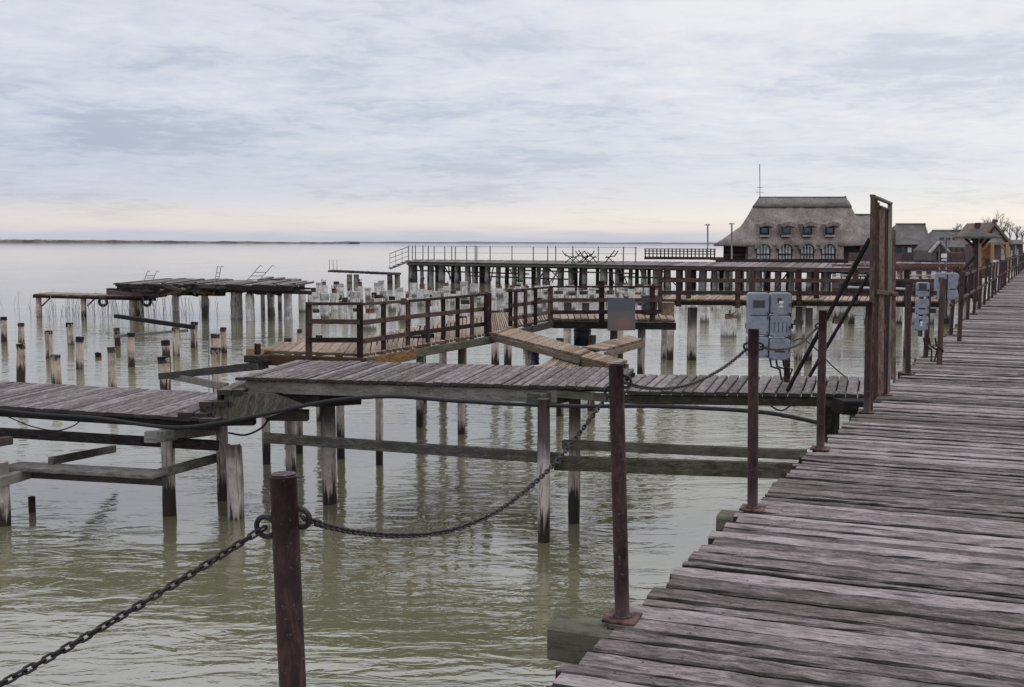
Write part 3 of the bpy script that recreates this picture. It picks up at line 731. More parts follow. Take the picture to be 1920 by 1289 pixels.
railing('gangway_railing', 'long dark many-posted railing running away along the brown gangway', pp,
        [([(675, 571, 15.4), (765, 565, 16.6), (918, 552, 19.1)], .04), ([(675, 606, 15.4), (765, 595, 16.6), (915, 579, 19.1)], .07), ([(675, 641, 15.4), (765, 627, 16.6), (915, 607, 19.1)], .07)], wd=.07)
railing('gangway_railing', 'short dark railing turning the corner beside the plank crossing',
        [(957, 544, 612, 20.0), (967, 544, 617, 19.9), (985, 542, 614, 20.6), (1004, 540, 610, 21.2)],
        [([(955, 546, 19.9), (1030, 539, 22.3)], .04), ([(957, 574, 19.9), (1030, 564, 22.3)], .07), ([(957, 598, 19.9), (1030, 586, 22.3)], .07)], wd=.075)
railing('gangway_railing', 'dark railing with thick posts left and right of the hanging grey board',
        [(1032, 537, 603, 22.4), (1128, 527, 611, 22.3), (1223, 535, 603, 22.2)],
        [([(1030, 538, 22.35), (1240, 538, 22.1)], .035), ([(1030, 563, 22.35), (1240, 563, 22.1)], .08), ([(1030, 586, 22.35), (1240, 585, 22.1)], .08)], wd=.11)
# crossing planks
def board_poly(name, pts, z, th_, mat, parent):
    P = [PZ(x, y, z) for x, y in pts]; mb = MB(); planks(mb, P[0], P[1], P[2], P[3], wd=.11, th=.04, gap=.004, segs=2, endj=.004, zj=.0015)
    o = mb.build('planks', mat, parent)
    mb = MB(); dn = Vector((0, 0, -.05-th_/2))
    mb.beam(P[0]+dn, P[1]+dn, .05, th_, segs=3); mb.beam(P[3]+dn, P[2]+dn, .05, th_, segs=3); mb.build('side_board', M['orange'] if False else M['brown'], parent)
cg = thing('plank_bridge', 'narrow tan plank footbridge slanting down from the gangway to the plated post', 'footbridge', PZ(1000, 640), 'makeshift tan footbridges')
board_poly('b', [(922, 624), (1085, 665), (1106, 657), (956, 612)], 1.72, .085, M['brown'], cg)
board_poly('b', [(1086, 668), (1148, 683), (1176, 676), (1108, 659)], 1.68, .12, M['brown'], cg)
c2_ = thing('plank_bridge', 'tan plank platform crossing just under the slanting footbridge, behind the grey jetty', 'footbridge', PZ(1050, 680), 'makeshift tan footbridges')
board_poly('b', [(985, 704), (1085, 686), (1107, 664), (1046, 664)], 1.57, .09, M['brown'], c2_)
c3_ = thing('plank_bridge', 'tan plank walkway right of the slanting footbridge, rising to the right', 'footbridge', PZ(1150, 645), 'makeshift tan footbridges')
board_poly('b', [(1135, 655), (1205, 636), (1180, 629), (1098, 650)], 1.60, .09, M['brown'], c3_)
for x, wl in ((1108, 770), (1050, 780), (1150, 740), (1200, 735)):
    wpile(x, 0, wl, 14, parent=c3_ if x > 1100 else c2_, z1=1.5)
# hanging board, boxes and drums
def panel(name, label, cat, px0, px1, py0, py1, D, dp, mat, group=None):
    a, b = PD((px0+px1)/2, py0, D), PD((px0+px1)/2, py1, D); wd = (px1-px0)*D/F
    mb = MB(); mb.beam(a, b, wd, dp, up=Vector((0, 1, 0)), ch=.01, rnd=.5); o = mb.build(name, mat, origin=b); return tag(o, label, cat, group)
panel('notice_board', 'square faded grey board with a washed-out pink patch hung on the railing', 'board', 1139, 1191, 562, 620, 21.9, .04, M['board'])
t_ = thing('tool_chest', 'dark slate-blue box standing on the gangway right of the faded board', 'box', PD(1217, 592, 22.6))
mb = MB(); mb.box(PD(1217, 575, 22.8), .30, .3, .36); mb.build('body', M['slate'], t_)
mb = MB(); mb.box(PD(1217, 556, 22.8), .33, .33, .05); mb.build('lid', M['slate'], t_)
t_ = thing('ochre_crate', 'small ochre box at the right end of the brown gangway', 'crate', PD(1252, 592, 22.6))
mb = MB(); mb.box(PD(1252, 580, 22.6), .24, .24, .25); mb.build('body', M['yellowish'], t_)
mb = MB(); mb.box(PD(1252, 568, 22.6), .26, .26, .03); mb.build('lid', M['yellowish'], t_)
def drum(px, py0, py1, D, r, label):
    th = thing('drum', label, 'drum', PD(px, py1, D), 'blue drums under the gangway'); a, b = PD(px, py1, D), PD(px, py0, D)
    mb = MB(); mb.tube([a, b], r, 20); mb.build('body', M['blue'], th)
    mb = MB()
    for t in (.05, .35, .65, .95): mb.torus(a.lerp(b, t), r, .012, (0, 0, 1), 20, 6, sx=0)
    mb.build('hoop', M['blue'], th)
drum(1092, 606, 648, 23.5, .19, 'large dark blue drum below the railing and left of the faded board')
drum(1003, 652, 684, 17, .065, 'small blue drum between the gangway piles behind the grey jetty')

# ---------------------------------------------------------------- second jetty at the right (level behind the meter boxes)
j2 = thing('railed_jetty', 'brown jetty with heavy dark triple railing running behind the meter boxes', 'jetty', PZ(1400, 565))
mb = MB(); A, B, C_, D_ = PZ(1236, 561), PZ(1760, 565), PZ(1760, 557), PZ(1250, 554)
planks(mb, A, B, C_, D_, wd=.16, segs=1); mb.build('deck', M['brown'], j2)
under(A, B, .05, .1, .12, M['rail'], 'fascia', j2); under(D_, C_, .05, .1, .16, M['darkbeam'], 'fascia', j2)
dj = lambda x: A.lerp(B, (x-1236)/(1760-1236)).y-.05
for x in (1297, 1496, 1516, 1700):
    wpile(x, 0, 672+U()*5, 18 if x == 1297 else 13, parent=j2, z1=1.5)
rl = railing('jetty_railing', 'heavy dark three-bar railing on the jetty behind the meter boxes',
             [(1238, 503, 600, dj(1238)), (1272, 504, 575, dj(1272)), (1291, 504, 566, dj(1272)+.6), (1383, 503, 578, dj(1383)), (1409, 504, 562, dj(1400)+.7), (1498, 503, 572, dj(1498)), (1531, 503, 560, dj(1531)+.6), (1604, 503, 570, dj(1604)), (1700, 503, 572, dj(1700))],
             [([(1236, 504, dj(1236)-.1), (1760, 505, dj(1760)-.1)], .06), ([(1236, 526, dj(1236)-.1), (1760, 527, dj(1760)-.1)], .11), ([(1236, 549, dj(1236)-.1), (1760, 551, dj(1760)-.1)], .11)], wd=.13, group='railings of the right-hand jetties')
# pipe rail right of the gate, bent down
wire([PD(x, y, 14) for x, y in ((1590, 539), (1640, 541), (1690, 542), (1702, 546), (1704, 560), (1704, 600))], .016, 'pale pipe rail bending down just right of the gate frame', name='pipe_rail', cat='pipe', mat=M['pipe'])
hb = thing('moored_punt', 'low dark boat hull lying behind the struts and gate frame', 'boat', PD(1610, 540, 25))
mb = MB()
pts = [PD(x, 538, 25) for x in (1575, 1590, 1630, 1680, 1705)]
prof = [(-.35, .16), (-.25, -.16), (.25, -.16), (.35, .16), (.30, .16), (.2, -.1), (-.2, -.1), (-.30, .16)]
mb.sweep(pts, prof, UP, .5, scales=[.3, .8, 1, 1, .6]); mb.build('hull', M['darkbeam'], hb)
mb = MB(); mb.beam(PD(1600, 533, 25), PD(1600, 533, 25)+Vector((0, .7, 0)), .15, .03); mb.build('thwart', M['greybeam'], hb)

# jetties right of the gate with red-brown rails
j9 = thing('red_railed_jetty', 'jetty with rusty red rails and plum boards right of the gate frame', 'jetty', PZ(1750, 530))
mb = MB(); A, B, C_, D_ = PZ(1560, 527), PZ(1842, 532), PZ(1842, 522), PZ(1560, 519)
planks(mb, A, B, C_, D_, wd=.2); mb.build('deck', M['brown'], j9)
under(A, B, .05, .1, .35, M['purple'], 'fascia', j9)
for x in range(1570, 1840, 30):
    b = PZ(x, 531); mb = MB(); pile(mb, b.x, b.y+.1, -.6, 1.5, .13); mb.build('pile', M['pile'], j9)
for x in range(1690, 1840, 36):
    mb = MB(); D = PZ(x, 530).y; mb.beam(PD(x, 530, D), PD(x, 497, D), .09, .09, up=Vector((0, 1, 0))); mb.build('rail_post', M['redrust'], j9)
for y, h, mt in ((498, .09, 'redrust'), (507, .06, 'purple'), (516, .05, 'pipe')):
    mb = MB(); mb.beam(PD(1560, y, A.y-.1), PD(1838, y+1, B.y-.1), .05, h, segs=4); mb.build('rail', M[mt], j9)
j10 = thing('plum_terrace', 'far terrace with plum red boards below the dark roofs at the right', 'terrace', PZ(1720, 490))
mb = MB(); A, B, C_, D_ = PZ(1590, 493), PZ(1850, 496), PZ(1850, 486), PZ(1590, 485)
planks(mb, A, B, C_, D_, wd=.5, th=.1); mb.build('deck', M['greybeam'], j10)
mb = MB(); mb.beam(A+Vector((0, -.1, .5)), B+Vector((0, -.1, .5)), .08, .75, segs=5); mb.build('parapet', M['purple'], j10)
mb = MB(); mb.beam(A+Vector((0, 0, -.3)), B+Vector((0, 0, -.3)), .2, .4, segs=5); mb.build('fascia', M['redpaint'], j10)
for i in range(14):
    b = A.lerp(B, (i+.5)/14); mb = MB(); pile(mb, b.x, b.y+.2, -.6, 1.5, .2); mb.build('pile', M['farpile'], j10)

# ---------------------------------------------------------------- long pier far away
j3 = thing('long_pier', 'long pale-edged pier on dense dark piles crossing the middle distance', 'pier', PZ(1000, 495))
A, B, C_, D_ = PZ(764, 491), PZ(1640, 504), PZ(1640, 494), PZ(775, 486.5)
mb = MB(); planks(mb, A, B, C_, D_, wd=.6, th=.12, gap=.02, endj=.02); mb.build('deck', M['jdeck'], j3)
under(A+Vector((0, -.0, 0)), B, .13, .3, .14, M['greybeam'], 'edge_beam', j3, segs=20)
under(A+Vector((0, 1.5, 0)), B+Vector((0, 1.5, 0)), .14, .3, .25, M['darkbeam'], 'edge_beam', j3, segs=20)
N3 = 34; cnt = 0
for i in range(N3):
    t = (i+.3)/N3
    for row, rr in ((0, .22), (.5, .20)):
        a = A.lerp(D_, .03+row*.9); b = B.lerp(C_, .03+row*.9); p = a.lerp(b, min(1, t+row*.012+U()*.009))
        if cnt >= 99: break
        mb = MB(); pile(mb, p.x, p.y, -.8, 1.45, rr*(.65+.7*random.random()), n=8, segs=3, lean=.03); mb.build('pile', M['farpile'], j3); cnt += 1
for k, (x0, x1, dz) in enumerate(((780, 1040, -.75), (1000, 1250, -.55), (1220, 1500, -.9), (900, 1120, -1.1))):
    a_, b_2 = A.lerp(B, (x0-764)/876), A.lerp(B, (x1-764)/876); mb = MB(); mb.beam(a_+Vector((0, .3, dz)), b_2+Vector((0, .3, dz-.1)), .08, .11, segs=3); mb.build('waling', M['darkbeam'], j3)
for k in range(22):
    p = A.lerp(B, random.random()); mb = MB(); q = p+Vector((U()*1.6, .2, -1.5)); mb.beam(p+Vector((0, .3, -.1)), q, .07, .09); mb.build('brace', M['darkbeam'] if k % 2 else M['greybeam'], j3)
# thin posts on the pier edge
xs = [766, 773, 779, 793, 803, 814, 834, 847, 854, 875, 891, 894, 919, 960, 1000, 1027, 1042, 1074, 1122, 1169, 1192]
rp = thing('pier_railing', 'row of thin bare posts standing along the long far pier', 'railing', A)
def jD(x): return A.lerp(B, (x-764)/(1640-764))
for x in xs:
    p = jD(x); D = p.y*(1.0 if random.random() < .6 else 1.1); top = PD(x, 461+(x-766)*.006+U()*.8, D); bt = Vector((top.x, top.y, DECK))
    mb = MB(); mb.beam(bt, top, .09, .09, up=Vector((0, 1, 0))); mb.build('post', M['galv'], rp)
for y in (462, 474):
    mb = MB(); mb.beam(PD(768, y, A.y*1.08), PD(1195, y+2.5, jD(1195).y*1.08), .03, .03, segs=4); mb.build('wire', M['galv'], rp)
ps = thing('pier_stairs', 'open stairs with thin handrail going down at the left end of the long pier', 'stairs', PZ(745, 500))
for i in range(5):
    t = i/4; c = PD(762-30*t, 490+13*t, A.y+.5)
    mb = MB(); mb.beam(c, c+Vector((0, 2.2, 0)), .35, .08); mb.build('tread', M['darkbeam'], ps)
for dy in (0, 2.3):
    mb = MB(); mb.beam(PD(766, 491, A.y+.4+dy), PD(731, 505, A.y+.4+dy), .06, .12); mb.build('stringer', M['greybeam'], ps)
    mb = MB()
    for (x, y) in ((766, 490), (754, 494), (742, 499), (731, 503)):
        b = PD(x, y, A.y+.4+dy); mb.beam(b, b+Vector((0, 0, 1.25)), .04, .04, up=Vector((0, 1, 0)))
    for hz in (1.25, .85, .45):
        mb.beam(PD(766, 490, A.y+.4+dy)+Vector((0, 0, hz)), PD(731, 503, A.y+.4+dy)+Vector((0, 0, hz)), .035, .035)
    mb.build('handrail', M['galv'], ps)
# heap of folded chairs on the pier
for i, x in enumerate((1068, 1082, 1093, 1101, 1110, 1145)):
    p = jD(x); b = Vector((PD(x, 480, p.y+3).x, p.y+3, DECK))
    th = thing('folded_chair', ['leftmost dark folded chair', 'second dark folded chair from the left', 'third dark folded chair', 'fourth dark folded chair', 'fifth dark folded chair', 'rightmost dark folded chair, apart from the heap'][i]+' on the long far pier', 'chair', b, 'folded chairs heaped on the long pier')
    sg = 1 if i % 2 else -1
    mb = MB()
    for dy in (0, .5):
        mb.beam(b+Vector((-.45*sg, dy, .03)), b+Vector((.35*sg, dy, .75+.15*(i % 3))), .05, .05)
        mb.beam(b+Vector((.35*sg, dy, .03)), b+Vector((-.35*sg, dy, .6)), .05, .05)
    mb.build('leg_frame', M['darkbeam'], th)
    mb = MB(); mb.beam(b+Vector((-.4*sg, .25, .45)), b+Vector((.3*sg, .25, .6)), .5, .06); mb.build('seat', M['darkbeam'], th)
    mb = MB(); mb.beam(b+Vector((.3*sg, .25, .55)), b+Vector((.6*sg, .25, 1.0)), .5, .05); mb.build('backrest', M['darkbeam'], th)
# far fence section
ff = thing('far_railing', 'grey barred railing on the pier to the left of the thatched house', 'railing', PD(1210, 486, 95))
for i in range(19):
    x = 1210+i*7.2; mb = MB(); mb.beam(PD(x, 486, 95), PD(x, 466, 95), .1, .08, up=Vector((0, 1, 0))); mb.build('post', M['darkbeam'], ff)
for y in (467, 471, 476, 484):
    mb = MB(); mb.beam(PD(1208, y, 95), PD(1342, y+1, 95), .04, .08 if y < 480 else .25, segs=3); mb.build('rail', M['darkbeam'] if y > 470 else M['galv'], ff)

# small thin jetty with legs
j6 = thing('thin_jetty', 'thin dark isolated jetty left of the long pier, on four legs', 'jetty', PD(680, 511, 88))
mb = MB(); a, b = PD(615, 507, 88), PD(747, 513, 86); planks(mb, a, b, b+Vector((0, 2.2, 0)), a+Vector((0, 2.2, 0)), wd=.5, th=.16); mb.build('deck', M['darkbeam'], j6)
for x in (655, 668, 731, 745):
    mb = MB(); p = PD(x, 515, 87.5); pile(mb, p.x, p.y, -.6, p.z, .22, n=8, segs=3); mb.build('pile', M['farpile'], j6)
mb = MB()
for x in (618, 625, 632): p = PD(x, 508, 88); mb.beam(p, p+Vector((0, 0, .9)), .04, .04, up=Vector((0, 1, 0)))
mb.build('ladder_rail', M['galv'], j6)

# ---------------------------------------------------------------- tyre jetty and wrecked platform at the left
j4 = thing('tyre_jetty', 'narrow brown jetty with two black tyres hanging from it, far left', 'jetty', PD(170, 556, 47))
Dt = 47; mb = MB(); a, b = PD(62, 551, Dt), PD(292, 557, Dt)
planks(mb, a, b, b+Vector((0, 1.6, 0)), a+Vector((0, 1.6, 0)), wd=.3, th=.06); mb.build('deck', M['brown'], j4)
under(a, b, .06, .08, .12, M['rail'], 'fascia', j4)
for x in (72, 156, 250, 262):
    p = PD(x, 556, Dt+.2); mb = MB(); pile(mb, p.x, p.y, -.6, p.z, .12 if x < 200 else .14, n=8, segs=4); mb.build('pile', M['stump'], j4)
for x in (79, 164):
    mb = MB(); mb.beam(PD(x, 574, Dt+.1), PD(x+18, 556, Dt+.1), .05, .06); mb.build('strut', M['rail'], j4)
for x, lb in ((193, 'left of the two black tyres hung from the narrow jetty'), (275, 'right of the two black tyres hung from the narrow jetty')):
    mb = MB(); c = PD(x, 566.5, Dt-.15); mb.torus(c, .165, .065, (0, 1, .05), 28, 10, sx=0); tag(mb.build('tyre', M['rubber'], origin=c), lb, 'tyre', 'tyres hung as fenders')
j5 = thing('wrecked_platform', 'collapsing dark timber platform with dangling debris on pale piles, left distance', 'platform', PD(380, 540, 47))
mb = MB(); a, b = PD(214, 532, 46), PD(546, 535, 44); planks(mb, a, b, b+Vector((0, 5, 0)), a+Vector((0, 7, 0)), wd=.28, th=.07, zj=.03, endj=.15, skip=.04); mb.build('deck', M['jdeck'], j5)
mb = MB(); mb.beam(PD(222, 538, 46), PD(546, 541, 44), .2, .2, segs=8, jit=.02); mb.beam(PD(222, 540, 49), PD(546, 543, 47), .2, .3, segs=8, jit=.02); mb.build('edge_beam', M['darkbeam'], j5)
mb = MB()
for i in range(60):
    x = random.uniform(240, 560); p = PD(x, 542+U()*4, 46+U()*1.5); d = Vector((U()*.8, U()*.5, U()*.22)); mb.beam(p-d, p+d, .08+.08*random.random(), .05+.12*random.random())
mb.build('broken_board', M['darkbeam'], j5)
mb = MB()
for i in range(16):
    x = random.uniform(300, 480); p = PD(x, 547+U()*4, 45.6+U()*.5); d = Vector((U()*.5, U()*.5, U()*.15)); mb.beam(p-d, p+d, .1, .1)
mb.build('broken_board', M['orange'], j5)
pxbeam('lower_beam', (203, 549), (300, 553), 46, 46, .4, .16, M['purple'], j5); pxbeam('lower_beam', (203, 546), (420, 550), 47, 46, .3, .25, M['rail'], j5)
pxbeam('lower_beam', (500, 546), (584, 549), 45, 45, .3, .16, M['darkbeam'], j5)
for x, wl, wx in ((250, 590, 14), (264, 592, 12), (330, 584, 13), (385, 588, 13), (441, 597, 16), (451, 595, 9), (470, 602, 16), (509, 590, 14), (541, 600, 15), (567, 585, 14)):
    wpile(x, 0, wl, wx, parent=j5, mat=M['cpile'], z1=1.15)
    b = PZ(x, wl, 0); mb = MB(); mb.box((b.x, b.y, 1.2), .22, .3, .28); mb.build('pile_head', M['darkbeam'], j5)
j5b = thing('small_platform', 'small ragged raised platform at the right end of the wrecked one', 'platform', PD(516, 525, 52))
mb = MB(); a, b = PD(483, 523, 52), PD(550, 526, 52); planks(mb, a, b, b+Vector((0, 2, 0)), a+Vector((0, 2, 0)), wd=.3, th=.12, zj=.04, endj=.2); mb.build('deck', M['jdeck'], j5b)
for x in (492, 508, 524, 540):
    p = PD(x, 527, 52.3); mb = MB(); pile(mb, p.x, p.y, -.6, p.z-.05, .1, n=8, segs=3); mb.build('pile', M['farpile'], j5b)
# leaning ladder handrails
def ladder(x, yb, xt, yt, D, gap, label):
    b = PD(x, yb, D); th = thing('swim_ladder', label, 'ladder', b, 'bathing ladder handrails'); t = PD(xt, yt, D)
    for i in (0, 1):
        dx = Vector((gap*i, .15*i, 0)); mb = MB(); mb.tube([b+dx, b.lerp(t, .85)+dx, t+dx, t+dx+Vector((.10, 0, -.05))], .016, 6, .5); mb.build('handrail', M['galv'], th)
    mb = MB()
    for k in (.2, .4, .6): mb.beam(b.lerp(t, k), b.lerp(t, k)+Vector((gap, .15, 0)), .03, .03)
    mb.build('rung', M['galv'], th)
ladder(268, 531, 277, 508, 47, .35, 'pale bathing ladder on the left part of the wrecked platform')
ladder(402, 532, 408, 499, 47, .12, 'thin leaning pole pair near the middle of the wrecked platform')
ladder(459, 531, 488, 498, 47, .5, 'wide slanting ladder handrails at the right of the wrecked platform')

# ---------------------------------------------------------------- stumps left
SG = 'cut-off wooden piles standing in the lake'
ST = [(7, 595, 641, 11, 'dark-topped wooden stump at the very left edge, upper one'), (39, 606, 642, 11, 'slim brown stump just right of the left edge, behind a taller pale one'),
      (36, 646, 722, 15, 'tall pale beige stump at the far left, half hidden by the low jetty'), (94, 620, 672, 13, 'brown stump behind the thick grey stump near the left'),
      (108, 666, 730, 18, 'thick grey stump rising right behind the low jetty planks'), (136, 607, 646, 12, 'pale pinkish stump behind the brown stump at left'),
      (148, 634, 692, 14, 'beige stump with dark rim in front of the pale pinkish one'), (186, 662, 670, 12, 'black stump barely rising above the water'),
      (210, 652, 728, 15, 'tall light beige stump with dark streaked foot, left of the beam frame'), (222, 615, 648, 11, 'rough stump under the left end of the thin floating beam'),
      (246, 624, 688, 13, 'black-topped stump with a knotted ring at its middle'), (315, 640, 690, 15, 'pale stump directly behind the thick stump carrying the dark beam'),
      (314, 671, 745, 20, 'thick grey stump carrying the end of the long dark beam'), (331, 616, 668, 13, 'dark stump between the floating beams and the thin pole'),
      (362, 604, 652, 13, 'stump at the right end of the sloping dark beam'), (406, 627, 668, 16, 'brown stump right of the thin pole'),
      (410, 655, 735, 17, 'pale stump right of the thin pole, in front of the brown one'), (421, 615, 662, 11, 'black-topped stump just right of the brown one by the thin pole'),
      (559, 618, 650, 9, 'small dark stump left of the gangway railing corner'), (985, 640, 655, 10, 'low dark stump seen between gangway piles')]
for x, t, wl, wx, lb in ST:
    black = 'black stump' in lb
    o = wpile(x, t, wl, wx, name='wooden_stump', label=lb, cat='stump', group=SG, mat=M['darkbeam'] if black else M['stump'], broken=.05, lean=.05)
    if not black:
        b = PZ(x, wl, 0); zt = PD(x, t, b.y).z; r = wx/2*b.y/F
        mb = MB(); rg = o.data.vertices[-12:]; cc = sum((v.co for v in rg), Vector())/12; cx_, cy_ = b.x+cc.x, b.y+cc.y; mb.tube([(cx_, cy_, zt-.11), (cx_+U()*.01, cy_, zt+.012+U()*.02)], r*1.06, 10, None, r*.1); o['_w'] = (b.x, b.y, 0); mb.build('rotten_top', M['darkbeam'], o)
def loose(label, a, b, da, db, wd, h, mat, name='loose_beam', cat='beam'):
    mb = MB(); p, q = PD(*a, da), PD(*b, db); mb.beam(p, q, wd, h, segs=4, jit=.004); tag(mb.build(name, mat, origin=p), label, cat)
loose('sloping dark beam joining two stumps left of the gangway', (217, 593), (362, 614), 36, 33, .14, .13, M['darkbeam'])
loose('thin pale pole lying level on stumps below the sloping beam', (214, 631), (352, 620), 33, 33, .08, .09, M['greybeam'])
loose('long dark beam running from the thick stump towards the gangway end', (302, 706), (492, 686), 21.5, 17, .12, .13, M['darkbeam'])
loose('grey timber dropping from the thick stump towards the jetty steps', (325, 706), (425, 726), 21, 17.5, .09, .12, M['greybeam'])
mb = MB(); p = PZ(391, 735, .1); p.z = -.5; q = PD(391, 560, p.y); mb.tube([p, q], .013, 8); tag(mb.build('thin_pole', M['galv'], origin=p), 'thin upright metal pole between the stumps and the jetty steps', 'pole')

# ---------------------------------------------------------------- field of old concrete piles
PL = [(608, 528, 556, 10), (631, 528, 552, 10), (609, 551, 596, 13), (627, 540, 582, 13), (647, 558, 602, 11), (666, 547, 594, 14), (676, 528, 565, 10), (708, 530, 558, 10),
      (709, 553, 580, 12), (715, 526, 556, 8), (720, 545, 568, 12), (693, 578, 618, 20), (750, 540, 566, 10), (757, 560, 606, 12), (764, 551, 584, 10), (775, 522, 556, 10),
      (792, 532, 572, 13), (805, 540, 560, 9), (818, 547, 606, 13), (837, 530, 556, 11), (850, 545, 570, 10), (872, 563, 594, 16), (870, 528, 560, 11), (889, 532, 556, 12), (905, 545, 572, 10),
      (924, 557, 582, 12), (939, 572, 592, 12), (588, 540, 572, 9), (598, 530, 550, 8), (640, 532, 556, 8), (690, 540, 562, 9), (735, 556, 584, 11)]
random.seed(21)
for row, (y0, n, xa, xb) in enumerate(((556, 14, 930, 1235), (570, 12, 945, 1228), (586, 9, 1000, 1240))):
    for i in range(n):
        x = xa+(xb-xa)*(i+.5)/n+U()*6; wl = y0+U()*4; hgt = random.uniform(18, 27)*(wl-456)/110
        PL.append((x, wl-hgt, wl, random.uniform(9, 15)*(wl-440)/120))
for row, (y0, n, xa, xb) in enumerate(((600, 5, 1290, 1620), (636, 4, 1330, 1610), (580, 6, 1260, 1600))):
    for i in range(n):
        x = xa+(xb-xa)*(i+.5)/n+U()*10; wl = y0+U()*5; hgt = random.uniform(22, 30)*(wl-456)/110
        PL.append((x, wl-hgt, wl, random.uniform(10, 15)*(wl-440)/120))
for i in range(34):
    x = random.uniform(578, 775) if i < 20 else random.uniform(775, 930); wl = random.uniform(550, 578)+ (14 if random.random() < .2 else 0)
    PL.append((x, wl-random.uniform(13, 24), wl, random.uniform(6, 10)))
for i in range(16):
    x = random.uniform(935, 1235); wl = random.uniform(545, 562); PL.append((x, wl-random.uniform(12, 20), wl, random.uniform(7, 11)))
for i in range(12):
    x = 590+26*i+U()*9; wl = random.uniform(588, 622); PL.append((x, wl-random.uniform(20, 34), wl, random.uniform(10, 13)))
for i in range(7):
    x = random.uniform(1260, 1620); wl = random.uniform(560, 585); PL.append((x, wl-random.uniform(15, 22), wl, random.uniform(8, 11)))
PL.sort()
caps = ['rusty', 'dark', 'pale']
wn = {}
for i, (x, t, wl, wx) in enumerate(PL):
    where = 'left of the long pier' if x < 765 else 'behind the gangway railing' if x < 955 else 'beneath the long pier' if x < 1240 else 'behind the meter boxes'
    wn[where] = wn.get(where, -1)+1
    cp = caps[(i*7+i//3) % 3]; b = PZ(x, wl, 0); zt = PD(x, t, b.y).z; r = wx/2*b.y/F
    th = thing('concrete_pile', 'concrete pile with %s head, %s from the left %s' % (cp, ordw(wn[where]), where), 'pile', (b.x, b.y, 0), 'old concrete piles of vanished piers')
    mb = MB(); ang = U(); mb.sweep([Vector((b.x, b.y, z)) for z in (-.8, .0, zt*.4, zt*.75)], [(r*c, r*s_) for c, s_ in ((-1, -.8), (-.8, -1), (.8, -1), (1, -.8), (1, .8), (.8, 1), (-.8, 1), (-1, .8))], Vector((math.sin(ang), math.cos(ang), 0)), None, r*.03); mb.build('shaft', M['cpile'], th)
    mb = MB()
    if cp == 'rusty':
        mb.tube([(b.x, b.y, zt*.75), (b.x, b.y, zt*.97)], r*.75, 8, None, .02)
        for k in range(3): mb.beam(Vector((b.x+U()*r*.7, b.y+U()*r*.7, zt*.8)), Vector((b.x+U()*r*1.3, b.y+U()*r, zt*1.12)), .03, .03)
    else:
        mb.box((b.x, b.y, zt*.75+zt*.125), r*(2.3 if cp == 'pale' else 1.5), r*1.6, zt*.25, rz=ang, ch=.02)
    mb.build('head', {'rusty': M['redrust'], 'dark': M['darkbeam'], 'pale': M['concrete']}[cp], th)
random.seed(5)
# reeds in the shallows
mb = MB()
for i in range(230):
    x = random.gauss(220, 110); wl = 588+U()*14; b = PZ(x, wl, 0)
    hh = random.uniform(.3, 1.0); mb.beam(b+Vector((0, 0, -.1)), b+Vector((U()*.22, U()*.1, hh)), .011, .011, up=Vector((0, 1, 0)))
tag(mb.build('reeds', M['reed']), 'sparse dry reed stalks in the water under the tyre jetty', 'reeds', kind='stuff')

# ---------------------------------------------------------------- thatched house
HD = 118.0; sH = HD/F
hs = thing('thatched_house', 'big grey thatched house with four dormers and four arched windows', 'house', PD(1500, 486, HD))
def H(px, py, dy=0): v = PD(px, py, HD); return Vector((v.x, v.y+dy, v.z))
def loft(mb, secs, n=14, jit=0):
    """secs: (pxl, pxr, py, front dy, back dy)"""
    rings = []
    for (l, r_, y, f, bk) in secs:
        pts = []
        for i in range(n+1): pts.append(H(l+(r_-l)*i/n, y, f))
        for i in range(n+1): pts.append(H(r_+(l-r_)*i/n, y, bk))
        st_ = len(mb.v); mb.v += [p+Vector((U()*jit, U()*jit, U()*jit)) for p in pts]; rings.append((st_, len(pts)))
    for (a, n1_), (b, _) in zip(rings, rings[1:]):
        for i in range(n1_):
            j = (i+1) % n1_; mb.face((b+i, b+j, a+j, a+i), [(0, 0), (1, 0), (1, 1), (0, 1)], .5, True)
    a, n1_ = rings[0]; mb.face(list(range(a, a+n1_)), [(0, 0)]*n1_, .5)
    a, n1_ = rings[-1]; mb.face(list(range(a, a+n1_))[::-1], [(0, 0)]*n1_, .5)
def Pd(px, py, f):       # point whose picture position is (px,py) although it stands f metres nearer
    return PD(px, py, HD+f)
def loft2(mb, secs, n=14, jit=0, depth=11):
    rings = []
    for (l, r_, y, f) in secs:
        pts = [Pd(l+(r_-l)*i/n, y, f) for i in range(n+1)]
        z = pts[0].z; bk = 2*(5.6)-(f+5.6)+0
        c0, c1 = pts[0], pts[-1]; mir = 5.6*0
        pts += [Vector((p.x-2*f*.262, HD-f, p.z)) for p in reversed(pts)]
        st_ = len(mb.v); mb.v += [p+Vector((U()*jit, U()*jit, U()*jit)) for p in pts]; rings.append((st_, len(pts)))
    for (a, n1_), (b, _) in zip(rings, rings[1:]):
        for i in range(n1_):
            j = (i+1) % n1_; mb.face((b+i, b+j, a+j, a+i), [(0, 0), (1, 0), (1, 1), (0, 1)], .5, True)
    a, n1_ = rings[0]; mb.face(list(range(a, a+n1_)), [(0, 0)]*n1_, .5)
    a, n1_ = rings[-1]; mb.face(list(range(a, a+n1_))[::-1], [(0, 0)]*n1_, .5)
mb = MB(); loft2(mb, [(1423, 1586, 373, -.25), (1418, 1591, 379, -.8), (1411, 1597, 390, -1.6), (1401, 1605, 405, -2.5), (1391, 1613, 421, -3.5), (1388, 1614, 424, -3.7), (1371, 1620, 437, -4.5), (1353, 1626, 449, -5.2), (1337, 1631, 459, -5.8), (1339, 1630, 462, -5.7)], n=22, jit=.05)
rf = mb.build('roof', M['thatch'], hs)
